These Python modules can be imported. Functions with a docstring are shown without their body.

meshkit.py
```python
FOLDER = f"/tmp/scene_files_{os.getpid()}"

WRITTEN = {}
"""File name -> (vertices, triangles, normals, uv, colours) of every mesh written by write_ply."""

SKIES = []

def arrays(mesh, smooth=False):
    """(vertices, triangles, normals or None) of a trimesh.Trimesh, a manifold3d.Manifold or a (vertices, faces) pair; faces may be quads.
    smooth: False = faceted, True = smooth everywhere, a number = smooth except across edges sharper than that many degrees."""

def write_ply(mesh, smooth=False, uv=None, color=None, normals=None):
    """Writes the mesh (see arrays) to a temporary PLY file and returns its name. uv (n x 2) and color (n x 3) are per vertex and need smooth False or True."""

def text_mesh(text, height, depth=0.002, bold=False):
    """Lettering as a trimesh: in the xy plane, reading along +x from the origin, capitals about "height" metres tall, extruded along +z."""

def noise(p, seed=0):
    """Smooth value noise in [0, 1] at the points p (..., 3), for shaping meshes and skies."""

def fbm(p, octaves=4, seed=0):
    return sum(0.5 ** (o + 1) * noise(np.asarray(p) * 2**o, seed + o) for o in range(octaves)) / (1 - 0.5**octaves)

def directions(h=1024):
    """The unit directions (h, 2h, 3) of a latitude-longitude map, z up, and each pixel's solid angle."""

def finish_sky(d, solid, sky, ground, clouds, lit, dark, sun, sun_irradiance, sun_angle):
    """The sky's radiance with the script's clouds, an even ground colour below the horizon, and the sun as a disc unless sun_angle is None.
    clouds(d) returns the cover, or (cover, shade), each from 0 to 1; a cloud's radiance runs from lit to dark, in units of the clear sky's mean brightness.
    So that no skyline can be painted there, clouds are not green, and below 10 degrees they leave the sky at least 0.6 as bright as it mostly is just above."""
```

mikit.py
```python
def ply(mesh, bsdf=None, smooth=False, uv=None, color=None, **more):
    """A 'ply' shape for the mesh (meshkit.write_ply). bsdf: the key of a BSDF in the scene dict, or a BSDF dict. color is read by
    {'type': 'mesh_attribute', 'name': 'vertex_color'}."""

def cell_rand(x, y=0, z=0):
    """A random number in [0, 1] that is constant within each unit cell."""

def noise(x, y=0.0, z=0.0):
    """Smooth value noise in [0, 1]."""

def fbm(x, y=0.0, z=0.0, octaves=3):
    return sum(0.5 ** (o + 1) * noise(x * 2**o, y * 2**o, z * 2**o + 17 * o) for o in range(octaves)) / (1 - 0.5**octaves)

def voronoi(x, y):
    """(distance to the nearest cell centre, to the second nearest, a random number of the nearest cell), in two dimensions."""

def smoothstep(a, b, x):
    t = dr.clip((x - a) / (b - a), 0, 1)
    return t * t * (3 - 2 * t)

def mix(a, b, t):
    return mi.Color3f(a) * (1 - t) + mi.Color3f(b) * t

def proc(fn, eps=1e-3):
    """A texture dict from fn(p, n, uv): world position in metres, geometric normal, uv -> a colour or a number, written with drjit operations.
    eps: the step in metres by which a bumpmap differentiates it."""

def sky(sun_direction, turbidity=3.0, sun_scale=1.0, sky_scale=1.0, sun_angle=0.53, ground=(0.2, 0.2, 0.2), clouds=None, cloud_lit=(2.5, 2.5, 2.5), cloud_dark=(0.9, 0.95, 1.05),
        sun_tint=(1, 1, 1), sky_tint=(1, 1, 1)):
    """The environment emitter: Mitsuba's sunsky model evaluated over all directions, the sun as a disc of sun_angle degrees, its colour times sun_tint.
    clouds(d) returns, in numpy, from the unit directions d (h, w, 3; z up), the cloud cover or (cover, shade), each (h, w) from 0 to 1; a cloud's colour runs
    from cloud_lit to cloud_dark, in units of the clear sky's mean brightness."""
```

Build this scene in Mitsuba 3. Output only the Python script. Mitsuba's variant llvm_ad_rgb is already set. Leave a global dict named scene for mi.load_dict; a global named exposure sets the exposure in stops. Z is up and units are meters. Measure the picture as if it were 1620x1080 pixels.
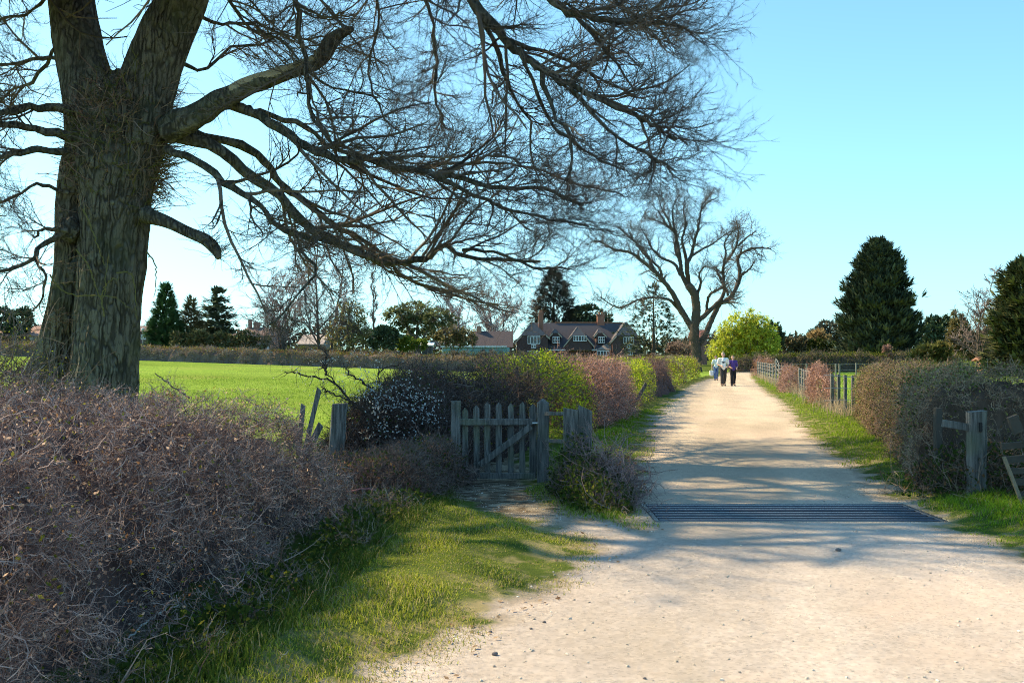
import math
import numpy as np
import trimesh
import manifold3d as m3
import drjit as dr
import mitsuba as mi
import mikit
import meshkit
from mikit import noise, fbm, smoothstep, mix, cell_rand

# ---------------------------------------------------------------- camera, sky, exposure
T = mi.ScalarTransform4f
scene, labels = {}, {}
F, CX, HZ, EYE = 1600.0, 810.0, 560.0, 1.7      # focal length and horizon, in pixels of the 1620 x 1080 photograph; eye height in metres
PITCH = math.atan((HZ - 540.0) / F)
scene['camera'] = {'type': 'perspective', 'fov': 2 * math.degrees(math.atan(810.0 / F)), 'fov_axis': 'x', 'near_clip': 0.05, 'far_clip': 5000.0,
                   'to_world': T().look_at(origin=[0, 0, EYE], target=[0, math.cos(PITCH), EYE + math.sin(PITCH)], up=[0, 0, 1])}
SUN_EL, SUN_AZ = 38.0, 63.5                      # elevation; degrees to the left of the view
_e, _a = math.radians(SUN_EL), math.radians(SUN_AZ)
SUN = [-math.sin(_a) * math.cos(_e), math.cos(_a) * math.cos(_e), math.sin(_e)]
scene['sky'] = mikit.sky(SUN, turbidity=3.0, sun_scale=1.35, sky_tint=(1.30, 1.74, 1.66), sun_tint=(1.0, 0.99, 0.85), ground=(0.2, 0.2, 0.15))
exposure = 2.25


# ---------------------------------------------------------------- helpers
def A(*x):
    return np.array(x, float)


def at(px, py, Y):
    """the point at depth Y that the photograph shows at pixel (px, py)"""
    return A((px - CX) / F * Y, Y, EYE + (HZ - py) / F * Y)


def unit(v):
    v = np.asarray(v, float)
    return v / (np.linalg.norm(v, axis=-1, keepdims=True) + 1e-12)


class Mesh:
    """collects vertices, triangles and vertex colours of ONE part"""

    def __init__(self):
        self.v, self.f, self.c, self.n = [], [], [], 0

    def add(self, v, f, c=(0.5, 0.5, 0.5)):
        v, f = np.asarray(v, float).reshape(-1, 3), np.asarray(f, int)
        if f.shape[1] == 4:
            f = np.vstack([f[:, [0, 1, 2]], f[:, [0, 2, 3]]])
        self.v.append(v)
        self.f.append(f + self.n)
        self.c.append(np.broadcast_to(np.asarray(c, float), v.shape))
        self.n += len(v)
        return self

    def add_tm(self, tm, c=(0.5, 0.5, 0.5)):
        return self.add(tm.vertices, tm.faces, c)

    def box(self, x0, x1, y0, y1, z0, z1, c=(0.5, 0.5, 0.5), rot=0.0, bevel=0.0):
        return self.add_tm(bevel_box(x0, x1, y0, y1, z0, z1, bevel, rot), c)

    def data(self):
        return np.vstack(self.v), np.vstack(self.f), np.vstack(self.c)

    def put(self, key, bsdf, smooth=False, **more):
        v, f, c = self.data()
        if smooth not in (True, False) and bsdf in ('bark', 'matte', 'steel', 'leaf'):
            smooth = False
        scene[key] = mikit.ply((v, f), bsdf, smooth=smooth, color=None if smooth not in (True, False) else c, **more)
        return key


def bevel_box(x0, x1, y0, y1, z0, z1, b=0.0, rot=0.0):
    if b > 0:
        h = m3.Manifold.hull_points(np.array([[sx, sy, sz] for X, Y, Z in ((0, b, b), (b, 0, b), (b, b, 0)) for sx in (x0 + X, x1 - X) for sy in (y0 + Y, y1 - Y) for sz in (z0 + Z, z1 - Z)], np.float32)).to_mesh()
        tm = trimesh.Trimesh(h.vert_properties[:, :3].astype(float), h.tri_verts, process=False)
    else:
        tm = trimesh.creation.box(bounds=[[x0, y0, z0], [x1, y1, z1]])
    if rot:
        c = [(x0 + x1) / 2, (y0 + y1) / 2, 0]
        tm.apply_transform(trimesh.transformations.rotation_matrix(rot, [0, 0, 1], c))
    return tm


def number(key):
    if key not in scene and key not in labels:
        return key
    k = 1
    while f'{key}_{k:03d}' in scene or f'{key}_{k:03d}' in labels:
        k += 1
    return f'{key}_{k:03d}'


def thing(name, label, category, group=None, kind=None):
    key = number(name)
    labels[key] = {'label': label, 'category': category}
    if group:
        labels[key]['group'] = group
    if kind:
        labels[key]['kind'] = kind
    return key


def part(parent, name, mesh, bsdf, smooth=False, label=None, kind=None, **more):
    key = number(parent + '__' + name)
    mesh.put(key, bsdf, smooth, **more)
    if label or kind:
        labels[key] = {k: v for k, v in (('label', label), ('kind', kind)) if v}
    return key


def structure(key, label):
    labels[key] = {'label': label, 'kind': 'structure', 'category': key.replace('_', ' ')}


def tubes(P, R, S=3):
    """polylines P (N, K, 3) with radii R (N, K) as open S-sided tubes"""
    P, R = np.asarray(P, float), np.asarray(R, float)
    N, K = P.shape[:2]
    t = np.empty_like(P)
    t[:, 1:-1] = P[:, 2:] - P[:, :-2]
    t[:, 0], t[:, -1] = P[:, 1] - P[:, 0], P[:, -1] - P[:, -2]
    t = unit(t)
    m = unit(P[:, -1] - P[:, 0])
    ref = np.where(np.abs(m[:, 2:]) < 0.8, A(0, 0, 1), A(0.6, 0.8, 0))[:, None]
    a = unit(np.cross(t, ref))
    b = np.cross(t, a)
    an = np.arange(S) * 2 * np.pi / S
    v = P[:, :, None] + R[:, :, None, None] * (np.cos(an)[:, None] * a[:, :, None] + np.sin(an)[:, None] * b[:, :, None])
    i, k, j = np.meshgrid(np.arange(N) * K * S, np.arange(K - 1) * S, np.arange(S), indexing='ij')
    o, j2 = i + k, (j + 1) % S
    q = np.stack([o + j, o + S + j, o + S + j2, o + j2], -1).reshape(-1, 4)
    return v.reshape(-1, 3), q[:, [0, 2, 1, 0, 3, 2]].reshape(-1, 3)


def spikes(p0, p1, r):
    """three-sided cones from p0 to p1"""
    N = len(p0)
    t = unit(p1 - p0)
    a = unit(np.cross(t, np.where(np.abs(t[:, 2:]) < 0.8, A(0, 0, 1), A(1.0, 0, 0))))
    b = np.cross(t, a)
    an = np.arange(3) * 2 * np.pi / 3
    ring = p0[:, None] + np.reshape(r, (-1, 1, 1)) * (np.cos(an)[:, None] * a[:, None] + np.sin(an)[:, None] * b[:, None])
    v = np.concatenate([ring, p1[:, None]], 1).reshape(-1, 3)
    o = (np.arange(N) * 4)[:, None]
    return v, np.concatenate([o + [0, 1, 3], o + [1, 2, 3], o + [2, 0, 3]], 1).reshape(-1, 3)


def diamonds(p, d, w, L, W):
    """flat four-cornered leaves: base p, direction d, width direction w"""
    N = len(p)
    L, W = np.reshape(L, (-1, 1)), np.reshape(W, (-1, 1))
    v = np.stack([p, p + d * L * 0.45 + w * W * 0.5, p + d * L, p + d * L * 0.45 - w * W * 0.5], 1).reshape(-1, 3)
    o = (np.arange(N) * 4)[:, None]
    return v, np.concatenate([o + [0, 1, 2], o + [0, 2, 3]], 1).reshape(-1, 3)


def rdir(rng, n):
    return unit(rng.normal(size=(n, 3)))


def grow(rng, p, d, L, r0, K, wob=0.2, up=0.0, tip=0.3):
    """random-walking twigs: start p, direction d, length L, base radius r0"""
    N = len(p)
    P = np.empty((N, K, 3))
    P[:, 0] = p
    d = unit(d)
    step = np.reshape(L, (-1, 1)) / (K - 1)
    for k in range(1, K):
        d = unit(d + wob * rng.normal(size=(N, 3)) + A(0, 0, 1) * np.reshape(up, (-1, 1)))
        P[:, k] = P[:, k - 1] + d * step
    R = np.reshape(r0, (-1, 1)) * np.linspace(1, tip, K)[None]
    return P, R


def spawn(rng, P, R, n, tmin, ang, spread=0.35):
    """n children per polyline: start, direction, parent's radius and t there"""
    N, K = P.shape[:2]
    idx = np.repeat(np.arange(N), n)
    t = tmin + (1 - tmin) * (np.tile(np.arange(n), N) + rng.random(N * n)) / n
    s = t * (K - 1)
    k = np.minimum(s.astype(int), K - 2)
    f = (s - k)[:, None]
    p = P[idx, k] * (1 - f) + P[idx, k + 1] * f
    tan = unit(P[idx, k + 1] - P[idx, k])
    r = R[idx, k] * (1 - f[:, 0]) + R[idx, k + 1] * f[:, 0]
    q = rdir(rng, N * n)
    q = unit(q - tan * (q * tan).sum(1, keepdims=True))
    a = np.radians(ang) * (1 + spread * rng.normal(size=(N * n, 1)))
    return p, tan * np.cos(a) + q * np.sin(a), r, t, idx


def rand_col(rng, n, a, b, j=0.12, skew=1.0):
    """n colours between a and b with some jitter"""
    u = rng.random((n, 1)) ** skew
    return np.clip((np.asarray(a) * (1 - u) + np.asarray(b) * u) * (1 + j * rng.normal(size=(n, 1))), 0.004, 0.95)


def spline(pts, n):
    """Catmull-Rom through pts (k, m) at n even parameters"""
    p = np.asarray(pts, float)
    p = np.vstack([2 * p[0] - p[1], p, 2 * p[-1] - p[-2]])
    s = np.linspace(0, len(p) - 3 - 1e-9, n)
    k = s.astype(int)
    u = (s - k)[:, None]
    a, b, c, d = p[k], p[k + 1], p[k + 2], p[k + 3]
    return 0.5 * (2 * b + (c - a) * u + (2 * a - 5 * b + 4 * c - d) * u * u + (3 * b - a - 3 * c + d) * u ** 3)


def tube_path(P, R, S=10, disp=None):
    """one thick tube with a closed end and a frame carried along; disp(angle, s) scales the radius"""
    P, R = np.asarray(P, float), np.asarray(R, float)
    K = len(P)
    t = unit(np.gradient(P, axis=0))
    a = unit(np.cross(t[0], A(0.9, 0.1, 0.42)))
    fr = []
    for k in range(K):
        a = unit(a - t[k] * (a @ t[k]))
        fr.append((a, np.cross(t[k], a)))
    an = np.arange(S) * 2 * np.pi / S
    s = np.concatenate([[0], np.cumsum(np.linalg.norm(np.diff(P, axis=0), axis=1))])
    m = np.ones((K, S)) if disp is None else disp(*np.meshgrid(an, s))
    v = np.array([P[k] + R[k] * m[k][:, None] * (np.cos(an)[:, None] * fr[k][0] + np.sin(an)[:, None] * fr[k][1]) for k in range(K)]).reshape(-1, 3)
    k, j = np.meshgrid(np.arange(K - 1) * S, np.arange(S), indexing='ij')
    j2 = (j + 1) % S
    q = np.stack([k + j, k + j2, k + S + j2, k + S + j], -1).reshape(-1, 4)
    f = np.vstack([q[:, [0, 1, 2]], q[:, [0, 2, 3]]])
    v = np.vstack([v, P[-1] + t[-1] * R[-1] * 0.3])
    e = (K - 1) * S + np.arange(S)
    return v, np.vstack([f, np.stack([e, (K - 1) * S + (np.arange(S) + 1) % S, np.full(S, len(v) - 1)], 1)])


def vnoise(p, s=1.0, seed=0):
    return meshkit.noise(np.asarray(p) * s, seed)


# ---------------------------------------------------------------- materials
VC = {'type': 'mesh_attribute', 'name': 'vertex_color'}
scene['leaf'] = {'type': 'principledthin', 'base_color': VC, 'roughness': 0.55, 'diff_trans': 0.9, 'spec_trans': 0.0}
scene['bark'] = {'type': 'twosided', 'bsdf': {'type': 'diffuse', 'reflectance': VC}}
scene['matte'] = {'type': 'twosided', 'bsdf': {'type': 'principled', 'base_color': VC, 'roughness': 0.75, 'specular': 0.3}}


def bark_col(p, n, uv):
    w = fbm(p.x * 3.5, p.y * 3.5, p.z * 2.5, 3) * 2.2
    w2 = fbm(p.x * 3.1 + 9, p.y * 3.1, p.z * 2.2, 3) * 2.2
    a = 1 - dr.abs(2 * noise(p.x * 16 + w, p.y * 16 + w2, p.z * 2.2 + w * 0.9) - 1)
    a2 = 1 - dr.abs(2 * noise(p.x * 30 + w2, p.y * 30 + w, p.z * 5 + 5) - 1)
    a = a * (0.8 + 0.3 * noise(p.x * 5, p.y * 5, p.z * 2))
    b = fbm(p.x * 1.7, p.y * 1.7, p.z * 1.1, 3)
    c = mix((0.165, 0.152, 0.132), (0.052, 0.048, 0.043), smoothstep(0.62, 0.97, a))
    c = mix(c, (0.05, 0.045, 0.038), smoothstep(0.75, 0.98, a2) * 0.6)
    c = mix(c, (0.075, 0.088, 0.06), smoothstep(0.45, 0.75, b) * 0.4)
    return mix(c, (0.22, 0.23, 0.20), smoothstep(0.68, 0.82, fbm(p.x * 6, p.y * 6, p.z * 5, 3)) * 0.5)


def bark_bump(p):
    w = fbm(p.x * 3.5, p.y * 3.5, p.z * 2.5, 3) * 2.2
    w2 = fbm(p.x * 3.1 + 9, p.y * 3.1, p.z * 2.2, 3) * 2.2
    return smoothstep(0.0, 0.5, dr.abs(2 * noise(p.x * 16 + w, p.y * 16 + w2, p.z * 2.2 + w * 0.9) - 1))


scene['oak_bark'] = {'type': 'bumpmap', 'arbitrary': mikit.proc(lambda p, n, uv: bark_bump(p) + 0.4 * noise(p.x * 34, p.y * 34, p.z * 9), eps=0.006), 'scale': 0.05,
                     'bsdf': {'type': 'diffuse', 'reflectance': mikit.proc(bark_col)}}


def wood_col(p, n, uv):
    g = fbm(p.x * 60, p.y * 60, p.z * 4, 3)
    w = noise(p.x * 5, p.y * 5, p.z * 3)
    c = mix((0.06, 0.06, 0.058), (0.175, 0.17, 0.162), smoothstep(0.25, 0.75, g))
    return mix(c, (0.11, 0.125, 0.075), smoothstep(0.55, 0.9, w) * 0.55)


scene['grey_wood'] = {'type': 'twosided', 'bsdf': {'type': 'principled', 'base_color': mikit.proc(wood_col), 'roughness': 0.8, 'specular': 0.25}}
# ---------------------------------------------------------------- ground, road, path
EY = A(-6, 0, 5.23, 6.18, 6.97, 8.0, 8.77, 9.6, 10.07, 11.3, 13.6, 19.4, 27.2, 38.9, 56.7, 90, 118, 140)
EX = A(-2.6, -1.75, -0.69, -0.27, 0.09, 0.475, 0.72, 1.05, 1.3, 1.41, 1.72, 2.57, 3.82, 6.3, 10.2, 19.1, 26.5, 36)
RY = A(-6, 0, 5, 7, 8.24, 9.0, 9.7, 11.3, 13.6, 19.4, 34, 60.4, 90, 118, 140)
RX = A(12, 9, 6, 4.8, 4.35, 4.15, 4.15, 4.42, 4.78, 5.8, 9.1, 14.5, 21.2, 29.5, 40)
PATH = A([1.2, 9.2], [0.55, 10.3], [0.05, 11.4], [-0.18, 12.6], [-0.2, 14.2], [-0.6, 17])
GX0, GX1, GY0, GY1 = 1.45, 4.45, 10.28, 11.52      # opening of the cattle grid


def seg_dist(x, y, pts):
    d = np.full(np.shape(x), 1e9)
    for (ax, ay), (bx, by) in zip(pts[:-1], pts[1:]):
        ux, uy = bx - ax, by - ay
        t = np.clip(((x - ax) * ux + (y - ay) * uy) / (ux * ux + uy * uy), 0, 1)
        d = np.minimum(d, np.hypot(x - ax - t * ux, y - ay - t * uy))
    return d


def road_sd(x, y):
    """metres outside the gravel: negative on the road"""
    l, r = np.interp(y, EY, EX), np.interp(y, RY, RX)
    return np.where(y > 138, 9.0, np.maximum(l - x, x - r))


def path_sd(x, y):
    return seg_dist(x, y, PATH) - np.interp(y, [9, 10.5, 12, 17], [0.42, 0.26, 0.36, 0.4])


def sstep(a, b, x):
    t = np.clip((np.asarray(x, float) - a) / (b - a), 0, 1)
    return t * t * (3 - 2 * t)


def height(x, y):
    x, y = np.asarray(x, float), np.asarray(y, float)
    z = 0.034 * np.clip(-x - 5, 0, 75) * sstep(22, 75, y)
    sd = np.minimum(road_sd(x, y), path_sd(x, y))
    near = 1 - sstep(20, 60, y)
    p = np.stack([x, y, x * 0], -1)
    bank = sstep(0.0, 0.9, sd) * 0.07 + sstep(0.1, 0.7, sd) * 0.10 * (vnoise(p, 2.2, 3) - 0.35)
    z = z + bank * near
    z = z + np.where(sd < 0, 0.012 * (vnoise(p, 1.3, 5) - 0.5) * near * (np.abs(y - 10.9) > 0.9), 0)
    return z


def lines(parts):
    return np.unique(np.round(np.concatenate(parts), 4))


gx = lines([-np.geomspace(5.2, 900, 60), np.arange(-5.2, 8.0, 0.15), np.arange(8.0, 30, 0.25), np.geomspace(30, 900, 50), [GX0, GX1]])
gy = lines([np.arange(-8, 3, 0.5), np.arange(3, 14, 0.15), np.arange(14, 26, 0.2), np.geomspace(26, 1500, 150), [GY0, GY1]])
GX, GY = np.meshgrid(gx, gy)
GZ = height(GX, GY)
gsd = np.minimum(road_sd(GX, GY), path_sd(GX, GY))
V = np.stack([GX, GY, GZ], -1).reshape(-1, 3)
nx = len(gx)
i, j = np.meshgrid(np.arange(nx - 1), np.arange(len(gy) - 1))
o = (j * nx + i).ravel()
quads = np.stack([o, o + 1, o + 1 + nx, o + nx], -1)
cx, cy = V[quads].mean(1)[:, 0], V[quads].mean(1)[:, 1]
hole = (cx > GX0) & (cx < GX1) & (cy > GY0) & (cy < GY1)
crs, cps = road_sd(cx, cy), path_sd(cx, cy)
# uv: x = metres outside the gravel, y = 1 in the meadows
meadow = np.where((GX < np.interp(GY, [0, 13, 20, 33, 54, 95], [-2.8, -2.6, -0.3, 3.6, 9, 20]) - 0.6), 1.0, 0.0)
meadow = np.maximum(meadow, np.where((GX > np.interp(GY, [0, 12, 26, 45, 80], [9, 9, 9.6, 13, 20]) + 0.5) & (GY > 13.5), 1.0, 0.0))
meadow = np.where(GY > 102, 0.35, meadow)
meadow = np.where((path_sd(GX, GY) < 0.5) & (GY > 9.9), -1.0, meadow)          # bare earth of the footpath
UV = np.stack([np.clip(gsd, -2, 3), meadow], -1).reshape(-1, 2)


def piece(key, sel, label):
    q = quads[sel & ~hole]
    used, inv = np.unique(q, return_inverse=True)
    scene[key] = mikit.ply((V[used], inv.reshape(-1, 4)), 'ground_cover', smooth=True, uv=UV[used])
    structure(key, label)


piece('gravel_road', crs <= 0, 'pale gravel lane running away between hedges')
piece('footpath', (crs > 0) & (cps <= 0), 'short earth footpath from the lane to the picket gate')
piece('ground', (crs > 0) & (cps > 0), 'grassy ground and meadows')


def ground_col(p, n, uv):
    fine = fbm(p.x * 26, p.y * 26, 0, 4)
    mid = fbm(p.x * 2.3, p.y * 2.3, 3, 4)
    big = fbm(p.x * 0.13, p.y * 0.13, 7, 3)
    stone = mikit.voronoi(p.x * 38, p.y * 38)
    g1 = mix((0.54, 0.462, 0.41), (0.74, 0.645, 0.59), fine)
    g2 = mix((0.59, 0.475, 0.36), (0.76, 0.63, 0.50), fine)
    gravel = mix(g1, g2, smoothstep(9.0, 14.0, p.y + mid * 2)) * 0.77
    gravel = gravel * (0.92 + 0.14 * stone[2]) * (0.92 + 0.16 * mid)
    rut = noise(p.x * 1.6 - p.y * 0.32, p.y * 0.18, 4)
    gravel = gravel * (0.90 + 0.17 * smoothstep(0.3, 0.7, rut))
    gravel = mix(gravel, (0.60, 0.47, 0.39), smoothstep(0.5, 0.75, fbm(p.x * 0.8, p.y * 0.8, 13, 3)) * 0.4)
    gravel = gravel * (1 - 0.17 * smoothstep(0.8, 0.97, mikit.cell_rand(p.x * 60, p.y * 60)))
    gravel = mix(gravel, (0.30, 0.25, 0.19), smoothstep(0.55, 0.8, fbm(p.x * 1.1, p.y * 0.5, 9, 4)) * 0.28)
    rough = mix((0.045, 0.075, 0.016), (0.11, 0.14, 0.035), mid)
    rough = mix(rough, (0.30, 0.25, 0.13), smoothstep(0.45, 0.75, fbm(p.x * 5, p.y * 5, 1, 3)) * (1 - smoothstep(0.2, 1.1, uv.x)))
    lawn = mix((0.16, 0.25, 0.04), (0.225, 0.325, 0.062), fbm(p.x * 0.7, p.y * 0.7, 2, 4))
    lawn = mix(lawn, (0.23, 0.26, 0.07), smoothstep(0.5, 0.8, fbm(p.x * 0.33, p.y * 0.22, 21, 3)) * 0.7) * (0.72 + 0.56 * big) * (0.8 + 0.4 * fine)
    grass = mix(rough, lawn, smoothstep(0.3, 0.7, uv.y + (mid - 0.5) * 0.3))
    dirt = mix((0.17, 0.135, 0.095), (0.34, 0.28, 0.21), fine)
    e = uv.x + (fbm(p.x * 3.1, p.y * 3.1, 5, 4) - 0.5) * 0.75
    c = mix(gravel, dirt, smoothstep(-0.25, 0.05, e) * 0.6)
    earth = mix((0.11, 0.085, 0.06), (0.36, 0.30, 0.22), smoothstep(0.3, 0.8, fbm(p.x * 9, p.y * 14, 4, 4)))
    c = mix(c, earth, smoothstep(-0.1, -0.8, uv.y) * smoothstep(10.0, 11.2, p.y))
    return mix(c, grass, smoothstep(0.02, 0.22, e))


scene['ground_cover'] = {'type': 'bumpmap', 'arbitrary': mikit.proc(lambda p, n, uv: fbm(p.x * 34, p.y * 34, 0, 3) + 1.2 * noise(p.x * 7, p.y * 7, 2), eps=0.006), 'scale': 0.005,
                         'bsdf': {'type': 'diffuse', 'reflectance': mikit.proc(ground_col)}}

# the pit under the cattle grid
pit = Mesh()
D = -0.45
pit.add([[GX0, GY0, 0.0], [GX1, GY0, 0.0], [GX1, GY1, 0.0], [GX0, GY1, 0.0], [GX0, GY0, D], [GX1, GY0, D], [GX1, GY1, D], [GX0, GY1, D]],
        [[0, 1, 5, 4], [1, 2, 6, 5], [2, 3, 7, 6], [3, 0, 4, 7], [4, 5, 6, 7]], (0.13, 0.12, 0.11))
pit.put('grid_pit', 'bark')
structure('grid_pit', 'shallow pit under the cattle grid')
# ---------------------------------------------------------------- the great oak
rng = np.random.default_rng(11)
OY = 20.0
OAK = thing('oak_tree', 'massive bare oak with ridged forked trunk and wide spreading twiggy boughs behind the bramble hedge', 'tree')


def ridge(seed, n=13, amp=0.085, flare=0.0):
    def f(an, s):
        p = np.stack([np.cos(an) * n / 6.28 * 2.4, np.sin(an) * n / 6.28 * 2.4, s * 0.9], -1)
        a = 1 - np.abs(2 * meshkit.noise(p, seed) - 1)
        b = 1 - np.abs(2 * meshkit.noise(p * A(2.1, 2.1, 1.6), seed + 3) - 1)
        c = meshkit.noise(np.stack([np.cos(an) * 1.1, np.sin(an) * 1.1, s * 0.5], -1), seed + 7)
        m = 1 + amp * (a - 0.6) * 1.5 + amp * 0.7 * (b - 0.6) + 0.22 * (c - 0.5)
        if flare:
            m = m + flare * np.exp(-s / 0.55) * (0.6 + 0.5 * np.cos(5 * an + 1.3) + 0.35 * np.cos(3 * an))
        return m
    return f


def stem(rows, n, S, Y=OY, **k):
    r = np.array([[*at(px, py, Y + dy), rp * Y / F] for px, py, rp, dy in rows])
    r = spline(r, n)
    return tube_path(r[:, :3], r[:, 3], S, ridge(**k)), r


tr = Mesh()
(m, main) = stem([(152, 745, 68, 0), (158, 690, 57, 0), (160, 640, 53, 0), (165, 560, 49, 0), (173, 450, 47, 0), (181, 340, 51, 0), (184, 260, 62, 0), (190, 200, 58, 0), (196, 150, 48, 0), (205, 115, 22, 0)], 180, 150, seed=1, flare=0.28)
tr.add(*m)
tr.add(*stem([(48, 745, 36, 0.2), (60, 660, 31, 0.2), (71, 600, 27, 0.2), (88, 540, 24, 0.2), (104, 450, 21, 0.2), (109, 390, 21, 0.2), (113, 330, 24, 0.15), (124, 280, 28, 0.05), (140, 220, 30, 0), (150, 180, 14, 0)], 130, 80, seed=5, flare=0.2)[0])
(m, lead_l) = stem([(152, 275, 35.2, 0.1), (150, 215, 44.0, 0.1), (140, 150, 40.5, 0.1), (122, 80, 36.1, 0.2), (109, 0, 33.4, 0.4), (96, -100, 31.7, 0.9), (72, -220, 28.2, 1.6), (40, -340, 22.9, 2.4), (10, -440, 14.1, 3.0)], 90, 70, seed=9)
tr.add(*m)
(m, lead_r) = stem([(198, 290, 38.7, -0.1), (212, 220, 48.4, -0.1), (228, 145, 42.2, -0.1), (257, 60, 39.6, -0.2), (285, 0, 36.1, -0.3), (316, -90, 33.4, -0.7), (352, -200, 29.9, -1.2), (385, -330, 23.8, -1.6), (410, -440, 14.1, -2.0)], 90, 70, seed=13)
tr.add(*m)
# burrs and roots
for px, py, rp, dy in ((108, 362, 17, -0.3), (232, 340, 12, -0.35)):
    s = trimesh.creation.icosphere(3, 1.0)
    q = s.vertices * (rp * OY / F) * A(1, 0.8, 1.15)
    q = q * (1 + 0.35 * (vnoise(s.vertices, 3.0, int(px)) - 0.5))[:, None] * (1 + 0.12 * (vnoise(s.vertices, 9.0, int(px)) - 0.5))[:, None]
    tr.add(q + at(px, py, OY + dy), s.faces)
for ang, ln in ((-1.9, 1.3), (-2.6, 1.7), (-1.2, 1.2), (-0.3, 1.5), (2.9, 1.4)):
    d = A(math.cos(ang), math.sin(ang), 0)
    c0 = at(140, 690, OY)
    c0[2] = 0.55
    pts = spline([c0 + d * 0.35, c0 + d * 0.75 + A(0, 0, -0.3), c0 + d * (0.75 + ln * 0.4) + A(0, 0, -0.5), c0 + d * (0.8 + ln) + A(0, 0, -0.75)], 26)
    tr.add(*tube_path(pts, np.linspace(0.30, 0.07, 26), 20, ridge(seed=int(40 + ang * 5), n=7)))
part(OAK, 'trunk', tr, 'oak_bark', smooth=40)

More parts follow.
